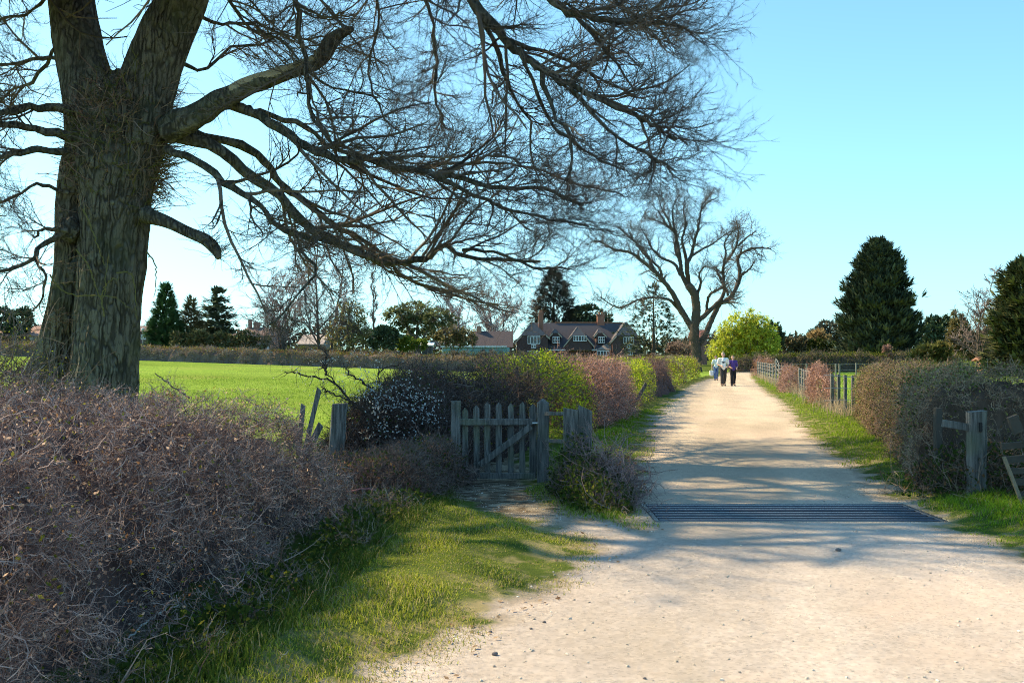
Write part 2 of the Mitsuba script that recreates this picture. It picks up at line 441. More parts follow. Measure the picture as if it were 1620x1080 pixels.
# boughs: name, (pixel x, pixel y, depth offset), radius in pixels at both ends
BOUGHS = [
    ('branch', [(262, 235, -.4), (310, 255, -.9), (355, 290, -1.2), (405, 318, -1.5), (437, 352, -1.8), (475, 372, -2.0), (520, 383, -2.2)], 10, 4),
    ('branch', [(270, 215, -.3), (345, 235, -.2), (390, 272, .1), (440, 310, .3), (475, 350, .4), (520, 378, .3), (570, 398, .1), (610, 413, 0), (660, 408, -.2), (681, 404, -.3), (690, 388, -.4), (712, 386, -.5), (735, 398, -.6), (790, 402, -.9), (850, 405, -1.2)], 15, 3),
    ('branch', [(290, 205, .2), (400, 238, .9), (440, 285, 1.2), (475, 312, 1.4), (510, 340, 1.5), (545, 365, 1.6), (590, 385, 1.8), (640, 432, 2.0), (700, 455, 2.2), (790, 478, 2.5)], 12, 2.5),
    ('branch', [(345, 165, -.5), (400, 178, -.8), (440, 200, -1.1), (490, 232, -1.4), (530, 250, -1.6), (575, 255, -1.8), (622, 264, -2.0), (690, 280, -2.2), (744, 293, -2.4), (800, 304, -2.6), (846, 300, -2.7), (907, 326, -2.9)], 12, 3),
    ('branch', [(390, 172, -.3), (425, 182, .2), (480, 196, .7), (520, 228, 1.1), (565, 242, 1.4), (620, 262, 1.7), (660, 262, 2.0), (700, 250, 2.2), (745, 228, 2.3)], 8, 2.5),
    ('branch', [(325, -80, -.8), (420, -170, -1.4), (560, -190, -1.9), (670, -95, -2.2), (744, 0, -2.4), (793, 57, -2.6), (830, 96, -2.7), (858, 114, -2.8), (907, 142, -3.0), (990, 183, -3.3), (1030, 203, -3.5), (1065, 222, -3.6)], 17, 2.5),
    ('branch', [(340, -170, -1), (480, -290, -2.2), (650, -250, -3.0), (770, -110, -3.6), (850, -20, -4.0), (900, 18, -4.2), (970, 34, -4.5), (1030, 40, -4.8), (1080, 44, -5.0)], 17, 2.5),
    ('branch', [(300, -40, .3), (430, -140, 1.4), (560, -130, 2.2), (640, -60, 2.6), (675, 0, 2.8), (691, 81, 2.9), (691, 155, 2.9), (704, 205, 3.0)], 11, 2.5),
    ('branch', [(300, -60, -.8), (400, -110, -1.4), (456, -60, -1.7), (463, 0, -1.8), (485, 111, -1.9), (488, 155, -1.9), (511, 207, -1.9), (550, 244, -2.0), (585, 262, -2.1)], 9, 2.5),
    ('branch', [(744, 0, -2.4), (780, 60, -2.2), (794, 110, -2.0), (800, 130, -1.9), (815, 158, -1.8), (838, 190, -1.7), (835, 240, -1.6), (850, 285, -1.6)], 6, 1.6),
    ('branch', [(858, 114, -2.8), (868, 150, -3.0), (878, 185, -3.2), (899, 206, -3.3), (905, 240, -3.4), (900, 272, -3.4), (870, 310, -3.4)], 6, 1.6),
    ('branch', [(355, -210, .5), (520, -330, 2.2), (700, -260, 3.4), (840, -120, 4.0), (930, -40, 4.2), (1000, 20, 4.3), (1050, 70, 4.4)], 15, 2.5),
    ('branch', [(735, 398, -.6), (790, 400, -1.0), (850, 425, -1.4), (905, 430, -1.8)], 4, 2),
    ('branch', [(690, 280, -2.2), (770, 318, -2.6), (850, 340, -3.0), (930, 352, -3.3)], 5, 2),
    ('branch', [(660, 262, 2.0), (740, 258, 2.4), (830, 262, 2.9), (920, 290, 3.3), (990, 305, 3.5)], 5, 2),
    ('branch', [(470, 365, -2.0), (478, 400, -2.1), (500, 425, -2.1), (470, 462, -2.2), (455, 485, -2.2), (425, 508, -2.3)], 4, 1.6),
    ('branch', [(793, 57, -2.6), (880, 88, -2.2), (950, 125, -1.9), (1020, 158, -1.6)], 5, 2),
    ('branch', [(907, 142, -3.0), (960, 200, -3.4), (1010, 238, -3.7), (1060, 262, -3.9)], 4, 2),
    ('branch', [(830, 96, -2.7), (868, 190, -2.4), (925, 238, -2.2), (985, 272, -2.0)], 4, 2),
    ('branch', [(290, 10, .6), (345, 35, 1.0), (400, 30, 1.4), (460, 55, 1.8), (530, 60, 2.1), (610, 100, 2.4)], 5, 1.8),
    ('branch', [(270, 90, .5), (320, 110, .9), (365, 75, 1.2), (420, 70, 1.6), (470, 20, 2.0)], 5, 1.8),
    ('branch', [(300, -60, -.3), (350, -20, -.6), (390, 40, -.9), (440, 60, -1.2), (520, 130, -1.6), (600, 150, -2.0)], 5, 1.8),
    ('branch', [(560, -130, 2.2), (590, -40, 1.8), (600, 40, 1.5), (585, 110, 1.3), (610, 180, 1.1), (640, 215, 1.0)], 5, 1.8),
    ('branch', [(82, -20, .5), (40, 20, .8), (0, 32, 1.1), (-60, 60, 1.5)], 5, 2),
    ('branch', [(95, 60, .3), (50, 128, .7), (10, 150, 1.0), (-30, 220, 1.3)], 5, 2),
    ('branch', [(108, 305, -.3), (60, 290, -.7), (20, 308, -1.0), (-40, 335, -1.4)], 5, 2),
    # left
    ('branch', [(120, 175, -.4), (70, 170, -.9), (30, 172, -1.3), (-20, 185, -1.7), (-100, 190, -2.2), (-220, 230, -3)], 12, 4),
    ('branch', [(120, 215, -.5), (60, 205, -1.0), (0, 196, -1.4), (-70, 220, -1.9), (-170, 300, -2.6)], 11, 4),
    ('branch', [(118, 238, -.5), (60, 236, -1.2), (0, 246, -1.7), (-80, 270, -2.3), (-160, 360, -3)], 9, 3),
    ('branch', [(92, 88, .2), (55, 92, .4), (0, 97, .6), (-70, 90, .9), (-160, 150, 1.3)], 6, 2.5),
    ('branch', [(82, -30, .7), (0, -90, 1.2), (-90, -80, 1.6), (-180, 20, 2.2)], 14, 4),
    ('branch', [(108, 362, -.5), (72, 362, -.8), (52, 375, -.9)], 6, 2.5),
    ('branch', [(100, 368, -.5), (72, 384, -.7), (58, 394, -.8), (55, 412, -.9), (30, 426, -1.0), (-10, 433, -1.2), (-60, 445, -1.5)], 7, 3),
    ('branch', [(57, 412, -.9), (72, 440, -1.0), (65, 478, -1.1), (52, 492, -1.2)], 3, 1.6),
    # crown above the picture, towards and away from the camera
    ('branch', [(300, -30, -.8), (330, -150, -3.0), (380, -220, -5.5), (420, -240, -7.5), (470, -200, -9)], 20, 4),
    ('branch', [(330, -130, -.8), (460, -280, -3.0), (600, -330, -5.5), (690, -330, -7.2), (760, -330, -8.4)], 18, 4),
    ('branch', [(80, -200, 1.4), (130, -420, .6), (230, -560, -.5), (330, -640, -1.8), (420, -700, -3)], 20, 4),
    ('branch', [(360, -280, -1.4), (430, -480, -1.0), (540, -640, 0), (650, -720, 1)], 16, 4),
    ('branch', [(330, -100, -.5), (440, -230, 2.0), (560, -280, 4.5), (640, -260, 6.5)], 16, 4),
    ('branch', [(60, -260, 1.8), (-40, -420, 1.0), (-150, -480, 0)], 16, 4),
    ('branch', [(330, -130, -.9), (330, -330, -3.2), (300, -420, -5.0), (250, -500, -7)], 16, 4),
]
FRAME_ONLY = 34
limbs = []
for name, pts, r0, r1 in BOUGHS:
    w = np.array([[*at(px, py, OY + dy), 0] for px, py, dy in pts])
    n = max(12, int(np.linalg.norm(np.diff(w[:, :3], axis=0), axis=1).sum() / 0.22))
    w = spline(w, n)
    w[:, :3] += 0.05 * np.cumsum(rng.normal(size=(n, 3)), 0) * np.linspace(0, 0.5, n)[:, None] * 0.5 + 0.022 * rng.normal(size=(n, 3))
    rad = 0.70 * (r0 + (r1 - r0) * np.linspace(0, 1, n) ** 0.75) * OY / F
    rad = rad * (1 + 0.10 * rng.normal(size=n))
    bm = Mesh().add(*tube_path(w[:, :3], rad, 9))
    part(OAK, name, bm, 'oak_bark', smooth=60)
    limbs.append((w[:, :3], rad))
# the snapped bough: weathered wood bare of bark towards its jagged, upturned end
w = spline(np.array([[*at(px, py, OY + dy), rp * OY / F] for px, py, rp, dy in ((262, 208, 20.2, -.5), (305, 184, 17.6, -.7), (345, 160, 15.1, -.9), (390, 137, 12.6, -1.05), (430, 123, 10.9, -1.2), (470, 108, 10.1, -1.3), (500, 96, 9.7, -1.4), (512, 84, 10.9, -1.45), (519, 68, 10.9, -1.5), (533, 54, 8.0, -1.55), (558, 43, 3.4, -1.6))]), 80)
bv, bf = tube_path(w[:, :3], w[:, 3], 34, lambda an, s_: ridge(seed=21, n=6, amp=0.16)(an, s_) * (1 + 0.35 * (meshkit.noise(np.stack([np.cos(an), np.sin(an), s_ * 3.1], -1), 77) - 0.5)))
bn = trimesh.Trimesh(bv, bf, process=False).vertex_normals
bpx = CX + F * bv[:, 0] / bv[:, 1]
bare = sstep(0.18, 0.34, bn[:, 2] - 0.25 * bn[:, 1] + 0.9 * (meshkit.fbm(bv * 3.2, 3, 5) - 0.5)) * sstep(352, 372, bpx) * (1 - sstep(494, 506, bpx))
grain = meshkit.fbm(bv * A(3, 3, 16), 3, 8)[:, None]
on = bare[bf].mean(1) > 0.5                         # the faces where the bark has come away
part(OAK, 'broken_branch', Mesh().add(bv, bf[~on]), 'oak_bark', smooth=True, label='thick snapped bough with an upturned jagged end')
part(OAK, 'bare_wood', Mesh().add(bv, bf[on], A(0.30, 0.24, 0.165) + A(0.26, 0.21, 0.15) * grain), 'bark', smooth=True, label='pale barkless upper side of the snapped bough')
w = spline(np.array([[*at(px, py, OY + dy), rp * OY / F] for px, py, rp, dy in ((228, 338, 13, -.5), (262, 350, 9, -.7), (295, 366, 8, -.85), (322, 378, 8.5, -.95), (338, 392, 8, -1.0), (346, 408, 4, -1.05))]), 40)
bm = Mesh().add(*tube_path(w[:, :3], w[:, 3], 16, ridge(seed=25, n=6, amp=0.10)))
part(OAK, 'broken_branch', bm, 'oak_bark', smooth=40, label='short dead bough broken off low on the right side of the trunk')
w2 = w[:, :3]

# branchlets: four generations on every bough
LIGHT, DARK = A(0.20, 0.16, 0.135), A(0.065, 0.054, 0.048)
tw = Mesh()


def level(P, R, n, tmin, ang, lmin, lmax, rk, rmin, K, wob, up, S, tip=0.35, cut=0.7):
    p, d, r, t, _ = spawn(rng, P, R, n, tmin, ang)
    L = (lmin + (lmax - lmin) * rng.random(len(p)) ** 1.3) * (1.15 - cut * t)
    d[:, 2] = np.where(d[:, 2] < -0.3, -0.3 + 0.35 * (d[:, 2] + 0.3), d[:, 2])
    r0 = np.clip(np.minimum(r * rk, 0.010 + 0.011 * L), rmin, None)
    P2, R2 = grow(rng, p, d, L, r0, K, wob, up, tip)
    keep = P2[:, -1, 2] > 1.4
    P2, R2 = P2[keep], R2[keep]
    v, f = tubes(P2, R2, S)
    tw.add(v, f, np.repeat(rand_col(rng, len(P2), DARK, LIGHT), K * S, 0))
    return P2, R2


def in_view(P, m=60):
    q = P[:, 0]
    px = CX + F * q[:, 0] / q[:, 1]
    py = HZ - F * (q[:, 2] - EYE) / q[:, 1]
    return (px > -m) & (px < 1620 + m) & (py > -m)


for i, (w, rad) in enumerate(limbs):
    ln = np.linalg.norm(np.diff(w, axis=0), axis=1).sum()
    out = i >= FRAME_ONLY
    tmin = 0.22 if ln > 3 else 0.35
    n1 = max(3, int(ln / (0.62 if out else 0.34)))
    P1, R1 = level(w[None], rad[None], n1, tmin, 37, 0.8, 3.3 if ln > 4 else 1.2, 0.62, 0.011, 9, 0.15, 0.0, 5)
    P2, R2 = level(P1, R1, 4 if out else 7, 0.15, 37, 0.35, 1.6, 0.7, 0.0062, 6, 0.19, 0.02, 3)
    if out:
        level(P2, R2, 3, 0.15, 45, 0.25, 0.9, 0.8, 0.007, 4, 0.25, 0.03, 3)
        continue
    v = in_view(P2)
    P2, R2 = P2[v], R2[v]
    P3, R3 = level(P2, R2, 6, 0.12, 40, 0.18, 0.85, 0.8, 0.0041, 4, 0.22, 0.04, 3)
    p, d, r, t, _ = spawn(rng, P3, R3, 3, 0.15, 44)
    L = 0.07 + 0.2 * rng.random(len(p))
    vv, ff = spikes(p, p + d * L[:, None], np.full(len(p), 0.0033))
    tw.add(vv, ff, np.repeat(rand_col(rng, len(p), DARK * 1.2, LIGHT * 1.2), 4, 0))
# the crown above the picture, which throws the streaked shade over the cattle grid: boughs off both leaders
for i in range(32):
    ld = (lead_l, lead_r)[i % 2]
    k = int(rng.uniform(0.6, 0.92) * (len(ld) - 1))
    yt = 14.35 + 6.5 * ((i + rng.random()) / 32) ** 1.4
    zt = max(8.6 + 2.6 * rng.random(), 2.4 + 0.352 * yt)
    sg = 1 if i % 3 else -1
    xa = ld[k, 0] + sg * rng.uniform(0.6, 1.6)
    w = spline([ld[k, :3], A((ld[k, 0] + xa) / 2, (ld[k, 1] + yt) / 2 + 0.3, zt), A(xa, yt, zt), A(xa + sg * 2.0, yt + rng.normal() * 0.3, zt + 0.2 * rng.normal()), A(xa + sg * rng.uniform(3.6, 5.0), yt + rng.normal() * 0.5, zt + 0.4 * rng.normal())], 30)
    w[1:] += 0.03 * np.cumsum(rng.normal(size=(29, 3)), 0) * 0.5
    w[:, 2] = np.maximum(w[:, 2], 2.1 + 0.352 * w[:, 1])
    P, R = w[None], np.linspace(rng.uniform(0.13, 0.20), 0.05, 30)[None]
    L = 6.5
    bm = Mesh().add(*tube_path(P[0], R[0], 8))
    part(OAK, 'branch', bm, 'oak_bark', smooth=60)
    P1, R1 = level(P, R, 20, 0.18, 48, 0.8, 2.4, 0.7, 0.018, 8, 0.18, 0.03, 4)
    P2, R2 = level(P1, R1, 5, 0.15, 44, 0.35, 1.4, 0.75, 0.012, 4, 0.22, 0.03, 3)
    p, d, r, t, _ = spawn(rng, P2, R2, 2, 0.1, 45)
    ok = p[:, 2] > 2.0 + 0.352 * p[:, 1]
    p, d = p[ok], d[ok]
    vv, ff = spikes(p, p + d * (0.25 + 0.55 * rng.random((len(p), 1))), np.full(len(p), 0.012))
    tw.add(vv, ff, np.repeat(rand_col(rng, len(p), DARK, LIGHT), 4, 0))
part(OAK, 'crown', tw, 'bark', smooth=False, kind='stuff', label='fine twigs of the oak')
print('oak twigs', sum(len(f) for f in tw.f))

# epicormic shoots: the tangle of short shoots round the upper trunk, some mossy green
sh = Mesh()
N = 2900
k = rng.integers(95, 176, N)
an = rng.random(N) * 2 * np.pi
base = main[k, :3] + np.stack([np.cos(an) * main[k, 3], np.sin(an) * main[k, 3] * 1.0, rng.normal(size=N) * 0.05], -1)
hub = np.arange(0, N, 40)                          # shoots come in bunches out of burrs
base = base[hub[rng.integers(0, len(hub), N)]] * 0.5 + base * 0.5 + 0.06 * rng.normal(size=(N, 3))
out = unit(base - main[k, :3])
P, R = grow(rng, base, out + 0.7 * rdir(rng, N) + A(0.25, -0.1, 0.15), 0.25 + 0.75 * rng.random(N) ** 1.5, 0.008 + 0.008 * rng.random(N), 6, 0.3, 0.03)
u = rng.random(N)
col = np.where((u < 0.3)[:, None], rand_col(rng, N, (0.15, 0.15, 0.05), (0.10, 0.11, 0.04)), np.where((u < 0.75)[:, None], rand_col(rng, N, (0.10, 0.08, 0.06), (0.24, 0.18, 0.15)), rand_col(rng, N, (0.24, 0.13, 0.11), (0.38, 0.30, 0.25))))
sh.add(*tubes(P, R, 3), np.repeat(col, 18, 0))
p, d, r, t, idx = spawn(rng, P, R, 3, 0.2, 50)
sh.add(*spikes(p, p + d * (0.08 + 0.2 * rng.random((len(p), 1))), np.full(len(p), 0.005)), np.repeat(col[idx], 4, 0))
# shoots round the dead bough
ii = rng.integers(25, 40, 90)
P, R = grow(rng, w2[ii], rdir(rng, 90) + A(0.5, 0, 0.5), 0.2 + 0.5 * rng.random(90), np.full(90, 0.006), 6, 0.2, 0.02)
sh.add(*tubes(P, R, 3), np.repeat(rand_col(rng, 90, DARK, LIGHT), 18, 0))
# a few long mossy shoots hanging down the face of the trunk
for pts in ([(120, 395), (140, 420), (150, 450), (163, 470), (172, 400)], [(78, 434), (95, 455), (115, 466), (150, 468), (180, 470), (205, 490)], [(130, 330), (148, 370), (158, 400), (165, 420)], [(185, 430), (205, 432), (213, 460), (216, 505)], [(165, 500), (160, 470), (172, 445), (190, 440)], [(230, 400), (243, 412), (247, 440), (243, 470)]):
    w = spline([at(px, py, OY - 0.95) for px, py in pts], 24) + 0.012 * rng.normal(size=(24, 3))
    sh.add(*tube_path(w, np.linspace(0.016, 0.006, 24), 5), (0.16, 0.15, 0.065))
part(OAK, 'burr_shoots', sh, 'bark', smooth=False, kind='stuff', label='tangle of brown and mossy shoots round the upper trunk')
# ---------------------------------------------------------------- hedges and bushes
from shapely.geometry import Polygon, LineString, Point
import shapely


def sample_poly(rng, poly, n):
    x0, y0, x1, y1 = poly.bounds
    out = np.zeros((0, 2))
    while len(out) < n:
        q = np.stack([rng.uniform(x0, x1, 2 * n), rng.uniform(y0, y1, 2 * n)], 1)
        out = np.vstack([out, q[shapely.contains_xy(poly, q[:, 0], q[:, 1])]])
    return out[:n]


#PURPLE = ((0.085, 0.055, 0.048), (0.25, 0.175, 0.15))
TAN = ((0.20, 0.14, 0.10), (0.42, 0.33, 0.25))
ROSY = ((0.30, 0.165, 0.14), (0.56, 0.36, 0.30))
DULL = ((0.11, 0.085, 0.07), (0.28, 0.22, 0.18))
BROWNLEAF = ((0.16, 0.085, 0.045), (0.30, 0.17, 0.09))
FRESH = ((0.32, 0.40, 0.025), (0.54, 0.60, 0.05))
OLIVE = ((0.12, 0.14, 0.02), (0.25, 0.25, 0.05))
DEEP = ((0.03, 0.055, 0.013), (0.07, 0.11, 0.025))


def hedge(name, label, poly, top, n_tw, tw_len, tw_r, twigs, leaves=(), shoulder=0.36, core=True, lumpy=0.22, rise=0.25, seed=1, cat='hedge', group=None, wob=0.28, K=5, ragged=0.0, core_in=0.55, skew=1.0):
    """a hedge over the outline POLY: woody stems and twigs through its outer shell, leaves ((palette, count, size), ...) between them"""
    rng = np.random.default_rng(seed)
    poly = Polygon(poly) if not isinstance(poly, Polygon) else poly
    edge = poly.exterior
    top_f = top if callable(top) else (lambda x, y: np.full(np.shape(x), float(top)))

    def surf(q):
        d = shapely.distance(shapely.points(q), edge)
        t = np.clip(d / shoulder, 0, 1)
        p = np.stack([q[:, 0], q[:, 1], q[:, 0] * 0], -1)
        l = 1 + lumpy * (2 * meshkit.fbm(p * 1.4, 3, seed) - 1) + lumpy * 0.7 * (2 * vnoise(p, 4.5, seed + 2) - 1)
        return top_f(q[:, 0], q[:, 1]) * (1 - (1 - t) ** 2.2) ** 0.5 * l, d

    def shell(n, deep):
        q = sample_poly(rng, poly, n * 2)
        h, d = surf(q)
        w = np.where(d < shoulder, 1.0, 0.55)
        pick = rng.random(len(q)) < w
        q = np.vstack([q[pick], q])[:n]
        h, d = surf(q)
        z = h * (1 - deep * rng.random(n) ** 1.6)
        low = (d < shoulder) & (rng.random(n) < 0.55)     # the sides down to the ground
        z = np.where(low, h * rng.random(n), z)
        return np.column_stack([q, height(q[:, 0], q[:, 1]) + np.maximum(z, 0.02)]), d

    def outward(p):
        e = 0.06
        q = p[:, :2]
        h0 = surf(q)[0]
        gx_, gy_ = (surf(q + A(e, 0))[0] - h0) / e, (surf(q + A(0, e))[0] - h0) / e
        return unit(np.stack([-gx_, -gy_, np.ones(len(p))], -1))

    key = thing(name, label, cat, group)
    inset = shoulder * core_in
    if core:
        c = Mesh()
        x0, y0, x1, y1 = poly.bounds
        s = max(0.11, min(0.45, 0.012 * y0))
        X, Y = np.meshgrid(np.arange(x0, x1 + s, s), np.arange(y0, y1 + s, s))
        q = np.stack([X.ravel(), Y.ravel()], 1)
        inside = shapely.contains_xy(poly, q[:, 0], q[:, 1])
        d = np.where(inside, shapely.distance(shapely.points(q), edge), -1) - inset
        t = np.clip(d / shoulder, 0, 1)
        h = top_f(q[:, 0], q[:, 1]) * (1 - (1 - t) ** 2.4) ** 0.5 * 0.84 * (1 + lumpy * (2 * meshkit.fbm(np.column_stack([q, q[:, 0] * 0]) * 1.4, 3, seed) - 1))
        h = np.where(d > 0, h, -0.1) + height(q[:, 0], q[:, 1]) - 0.02
        nx_ = X.shape[1]
        i_, j_ = np.meshgrid(np.arange(nx_ - 1), np.arange(X.shape[0] - 1))
        o_ = (j_ * nx_ + i_).ravel()
        qd = np.stack([o_, o_ + 1, o_ + 1 + nx_, o_ + nx_], -1)
        qd = qd[(d > 0)[qd].any(1)]
        jit = 0.22 * s * rng.normal(size=(len(q), 3))
        c.add(np.column_stack([q, h]) + jit, qd, rand_col(rng, len(q), np.asarray(twigs[0]) * 0.6, np.asarray(twigs[0]) * 1.0))
        part(key, 'tangle', c, 'bark', kind='stuff')
    # sprigs of 36 twigs in three shapes, set all over the shell
    per = 36
    for g in range(3):
        m = Mesh()
        b = rng.normal(size=(per, 3)) * A(0.42, 0.42, 0.22)
        P, R = grow(rng, b, A(0, 0, 0.75) + rdir(rng, per) * 0.95, 0.35 + 0.9 * rng.random(per), tw_r / tw_len * (0.6 + 0.8 * rng.random(per)), K, wob, -0.02)
        col = rand_col(rng, per, *twigs, skew=skew)
        m.add(*tubes(P, R, 3), np.repeat(col, 3 * K, 0))
        pp, dd, rr, tt, idx = spawn(rng, P, R, 3, 0.2, 50)
        m.add(*spikes(pp, pp + dd * (0.15 + 0.35 * rng.random((len(pp), 1))), rr * 0.75), np.repeat(col[idx], 4, 0))
        v, f, cc = m.data()
        scene[f'{key}_sprig_shape_{g}'] = {'type': 'shapegroup', 'twigs': mikit.ply((v, f), 'bark', smooth=False, color=cc)}
    n = max(8, n_tw // per)
    p, d = shell(n, 0.35)
    o = outward(p)
    zax = unit(o * 0.85 + A(0, 0, rise) + 0.35 * rdir(rng, n))
    xax = unit(np.cross(zax, rdir(rng, n)))
    sc_ = tw_len * (0.75 + 0.5 * rng.random(n)) * np.where(rng.random(n) < ragged, 1.5, 1.0)
    stem_key = key + '__stem'
    for k in range(n):
        M = np.eye(4)
        M[:3, :3] = np.column_stack([xax[k], np.cross(zax[k], xax[k]), zax[k]]) * sc_[k]
        M[:3, 3] = p[k] - zax[k] * 0.45 * sc_[k]
        scene[f'{stem_key}__{k:04d}'] = {'type': 'instance', 'group': {'type': 'ref', 'id': f'{key}_sprig_shape_{k % 3}'}, 'to_world': T(M.tolist())}
    labels[stem_key] = {'kind': 'stuff'}
    if leaves:
        lm = Mesh()
        for pal, n, size in leaves:
            p, d = shell(n, 0.22)
            o = outward(p)
            p = p + o * rng.normal(0.02, 0.05, (n, 1)) * (tw_len / 0.4)
            p[:, 2] = np.maximum(p[:, 2], height(p[:, 0], p[:, 1]) + 0.01)
            w = rdir(rng, n)
            dr_ = unit(o * 0.5 + rdir(rng, n))
            w = unit(np.cross(dr_, w))
            L = size * (0.6 + 0.8 * rng.random(n))
            lm.add(*diamonds(p, dr_, w, L, L * 0.6), np.repeat(rand_col(rng, n, *pal), 4, 0))
        part(key, 'leaf', lm, 'leaf', kind='stuff')
    return key


# the big bramble hedge on the left of the approach
def br_top(x, y):
    return np.interp(y, [2, 5, 7, 8.8, 9.3, 9.8, 10.2, 10.7, 11.9], [1.22, 1.26, 1.26, 1.22, 1.10, 0.86, 0.62, 0.40, 0.30]) * np.interp(x, [-9, -6, -3, -2.3, -1.4], [1.02, 1.02, 1.0, 0.97, 0.86])


hedge('bramble_hedge', 'big tangled mound of brown leafless bramble in the left foreground', [(-1.55, 2.5), (-1.75, 4), (-1.85, 5.2), (-1.72, 7), (-1.55, 8.5), (-1.45, 9.6), (-1.75, 10.8), (-2.3, 11.9), (-4, 12.4), (-7.5, 12.6), (-9, 11), (-7, 7), (-5, 2.5)],
      br_top, 115000, 0.155, 0.0023, ((0.105, 0.070, 0.068), (0.56, 0.42, 0.37)), ((BROWNLEAF, 6000, 0.022), (((0.30, 0.20, 0.16), (0.58, 0.43, 0.34)), 18000, 0.022), (OLIVE, 6000, 0.024)), shoulder=0.85, ragged=0.08, seed=3, lumpy=0.14, wob=0.42, K=5, rise=0.1, skew=1.5)
hedge('bramble_patch', 'low dead bramble between the leaning stakes and the picket gate', [(-2.5, 11.6), (-1.6, 10.9), (-1.0, 11.1), (-0.72, 12.2), (-0.55, 13.0), (-0.6, 13.35), (-1.3, 13.7), (-2.6, 13.6)],
      lambda x, y: np.interp(x, [-2.6, -2, -1.4, -0.95, -0.6], [0.28, 0.30, 0.42, 0.60, 0.85]), 12000, 0.18, 0.0026, ((0.05, 0.036, 0.036), (0.27, 0.20, 0.175)), ((BROWNLEAF, 1800, 0.03), (DEEP, 2600, 0.035)), shoulder=0.5, ragged=0.1, seed=5, wob=0.4, K=6)
hedge('blackthorn_bush', 'dark thorny bush with white blossom beside the old post', [(-2.75, 14.0), (-2.2, 13.75), (-1.0, 13.85), (-0.7, 14.4), (-0.8, 15.6), (-1.6, 16.2), (-2.6, 15.6)],
      lambda x, y: np.interp(x, [-2.8, -2.3, -1.6, -0.8], [0.5, 0.85, 1.24, 1.34]), 8000, 0.30, 0.0040, ((0.045, 0.035, 0.033), (0.16, 0.12, 0.11)), ((DEEP, 1800, 0.035), (((0.42, 0.48, 0.52), (0.66, 0.68, 0.68)), 400, 0.02)), shoulder=0.4, ragged=0.10, seed=7, cat='bush', lumpy=0.2)
LANE = []


def lane_poly(pts, w, back=0.0):
    return LineString(pts).buffer(w, cap_style='flat')


hedge('hedge', 'dark brown leafless hedge right behind the picket gate', lane_poly([(-1.3, 15.2), (-0.75, 16.8), (-0.1, 18.7)], 0.85), 1.36, 6500, 0.27, 0.0044, ((0.06, 0.045, 0.043), (0.22, 0.16, 0.14)), ((OLIVE, 1000, 0.04), (BROWNLEAF, 900, 0.035)), seed=11, ragged=0.06)
hedge('hedge', 'young green hedge just past the picket gate, nearest of the green stretches', lane_poly([(-0.1, 18.7), (0.55, 20.4), (1.05, 22.0)], 0.85), 1.38, 4000, 0.27, 0.0048, DULL, ((FRESH, 9500, 0.045), (OLIVE, 2000, 0.045)), seed=13, lumpy=0.25, core=False)
hedge('hedge', 'rosy brown clipped hedge between two green stretches left of the lane', lane_poly([(1.05, 22.0), (2.05, 26.0), (2.75, 30.0)], 0.95), 1.30, 10000, 0.28, 0.0052, ROSY, ((BROWNLEAF, 2600, 0.05), (((0.28, 0.18, 0.14), (0.46, 0.32, 0.26)), 2600, 0.05)), seed=17, ragged=0.05, core_in=0.9)
hedge('hedge', 'bright yellow-green clipped hedge halfway along the left of the lane', lane_poly([(2.75, 30.0), (4.0, 36.4), (4.6, 38.8)], 0.95), 1.32, 4000, 0.28, 0.006, DULL, ((FRESH, 12000, 0.06), (OLIVE, 2000, 0.06)), seed=19, lumpy=0.16, core=False)
hedge('hedge', 'purplish bare hedge beyond the bright green one left of the lane', lane_poly([(4.6, 38.8), (5.6, 43), (6.7, 48)], 0.95), 1.30, 4500, 0.28, 0.0075, ((0.15, 0.095, 0.09), (0.30, 0.20, 0.18)), ((BROWNLEAF, 1500, 0.06),), seed=23)
hedge('hedge', 'olive green hedge at the far end on the left of the lane', lane_poly([(6.7, 48), (7.2, 50.5), (9.8, 62), (13.2, 76)], 1.0), 1.30, 5000, 0.3, 0.010, TAN, ((OLIVE, 6000, 0.10), (FRESH, 4500, 0.09), (BROWNLEAF, 1800, 0.09)), seed=29, core=False)
# across the field
hedge('field_hedge', 'long clipped brown hedge across the far side of the green field', lane_poly([(-62, 100), (-20, 100.4), (18, 101)], 1.1), 1.45, 24000, 0.4, 0.015, ((0.22, 0.17, 0.145), (0.46, 0.36, 0.30)), ((OLIVE, 12000, 0.11), (BROWNLEAF, 12000, 0.10)), seed=31, core_in=1.0, shoulder=0.5, lumpy=0.10, K=4, rise=0.1)
hedge('field_hedge', 'darker second hedge behind the long field hedge, in front of the low teal building', lane_poly([(-32, 140), (-8, 140), (6, 141)], 1.2), 1.9, 4500, 0.6, 0.022, DULL, ((DEEP, 3000, 0.14), (OLIVE, 2500, 0.14)), seed=33, core_in=1.0, lumpy=0.12, K=4)
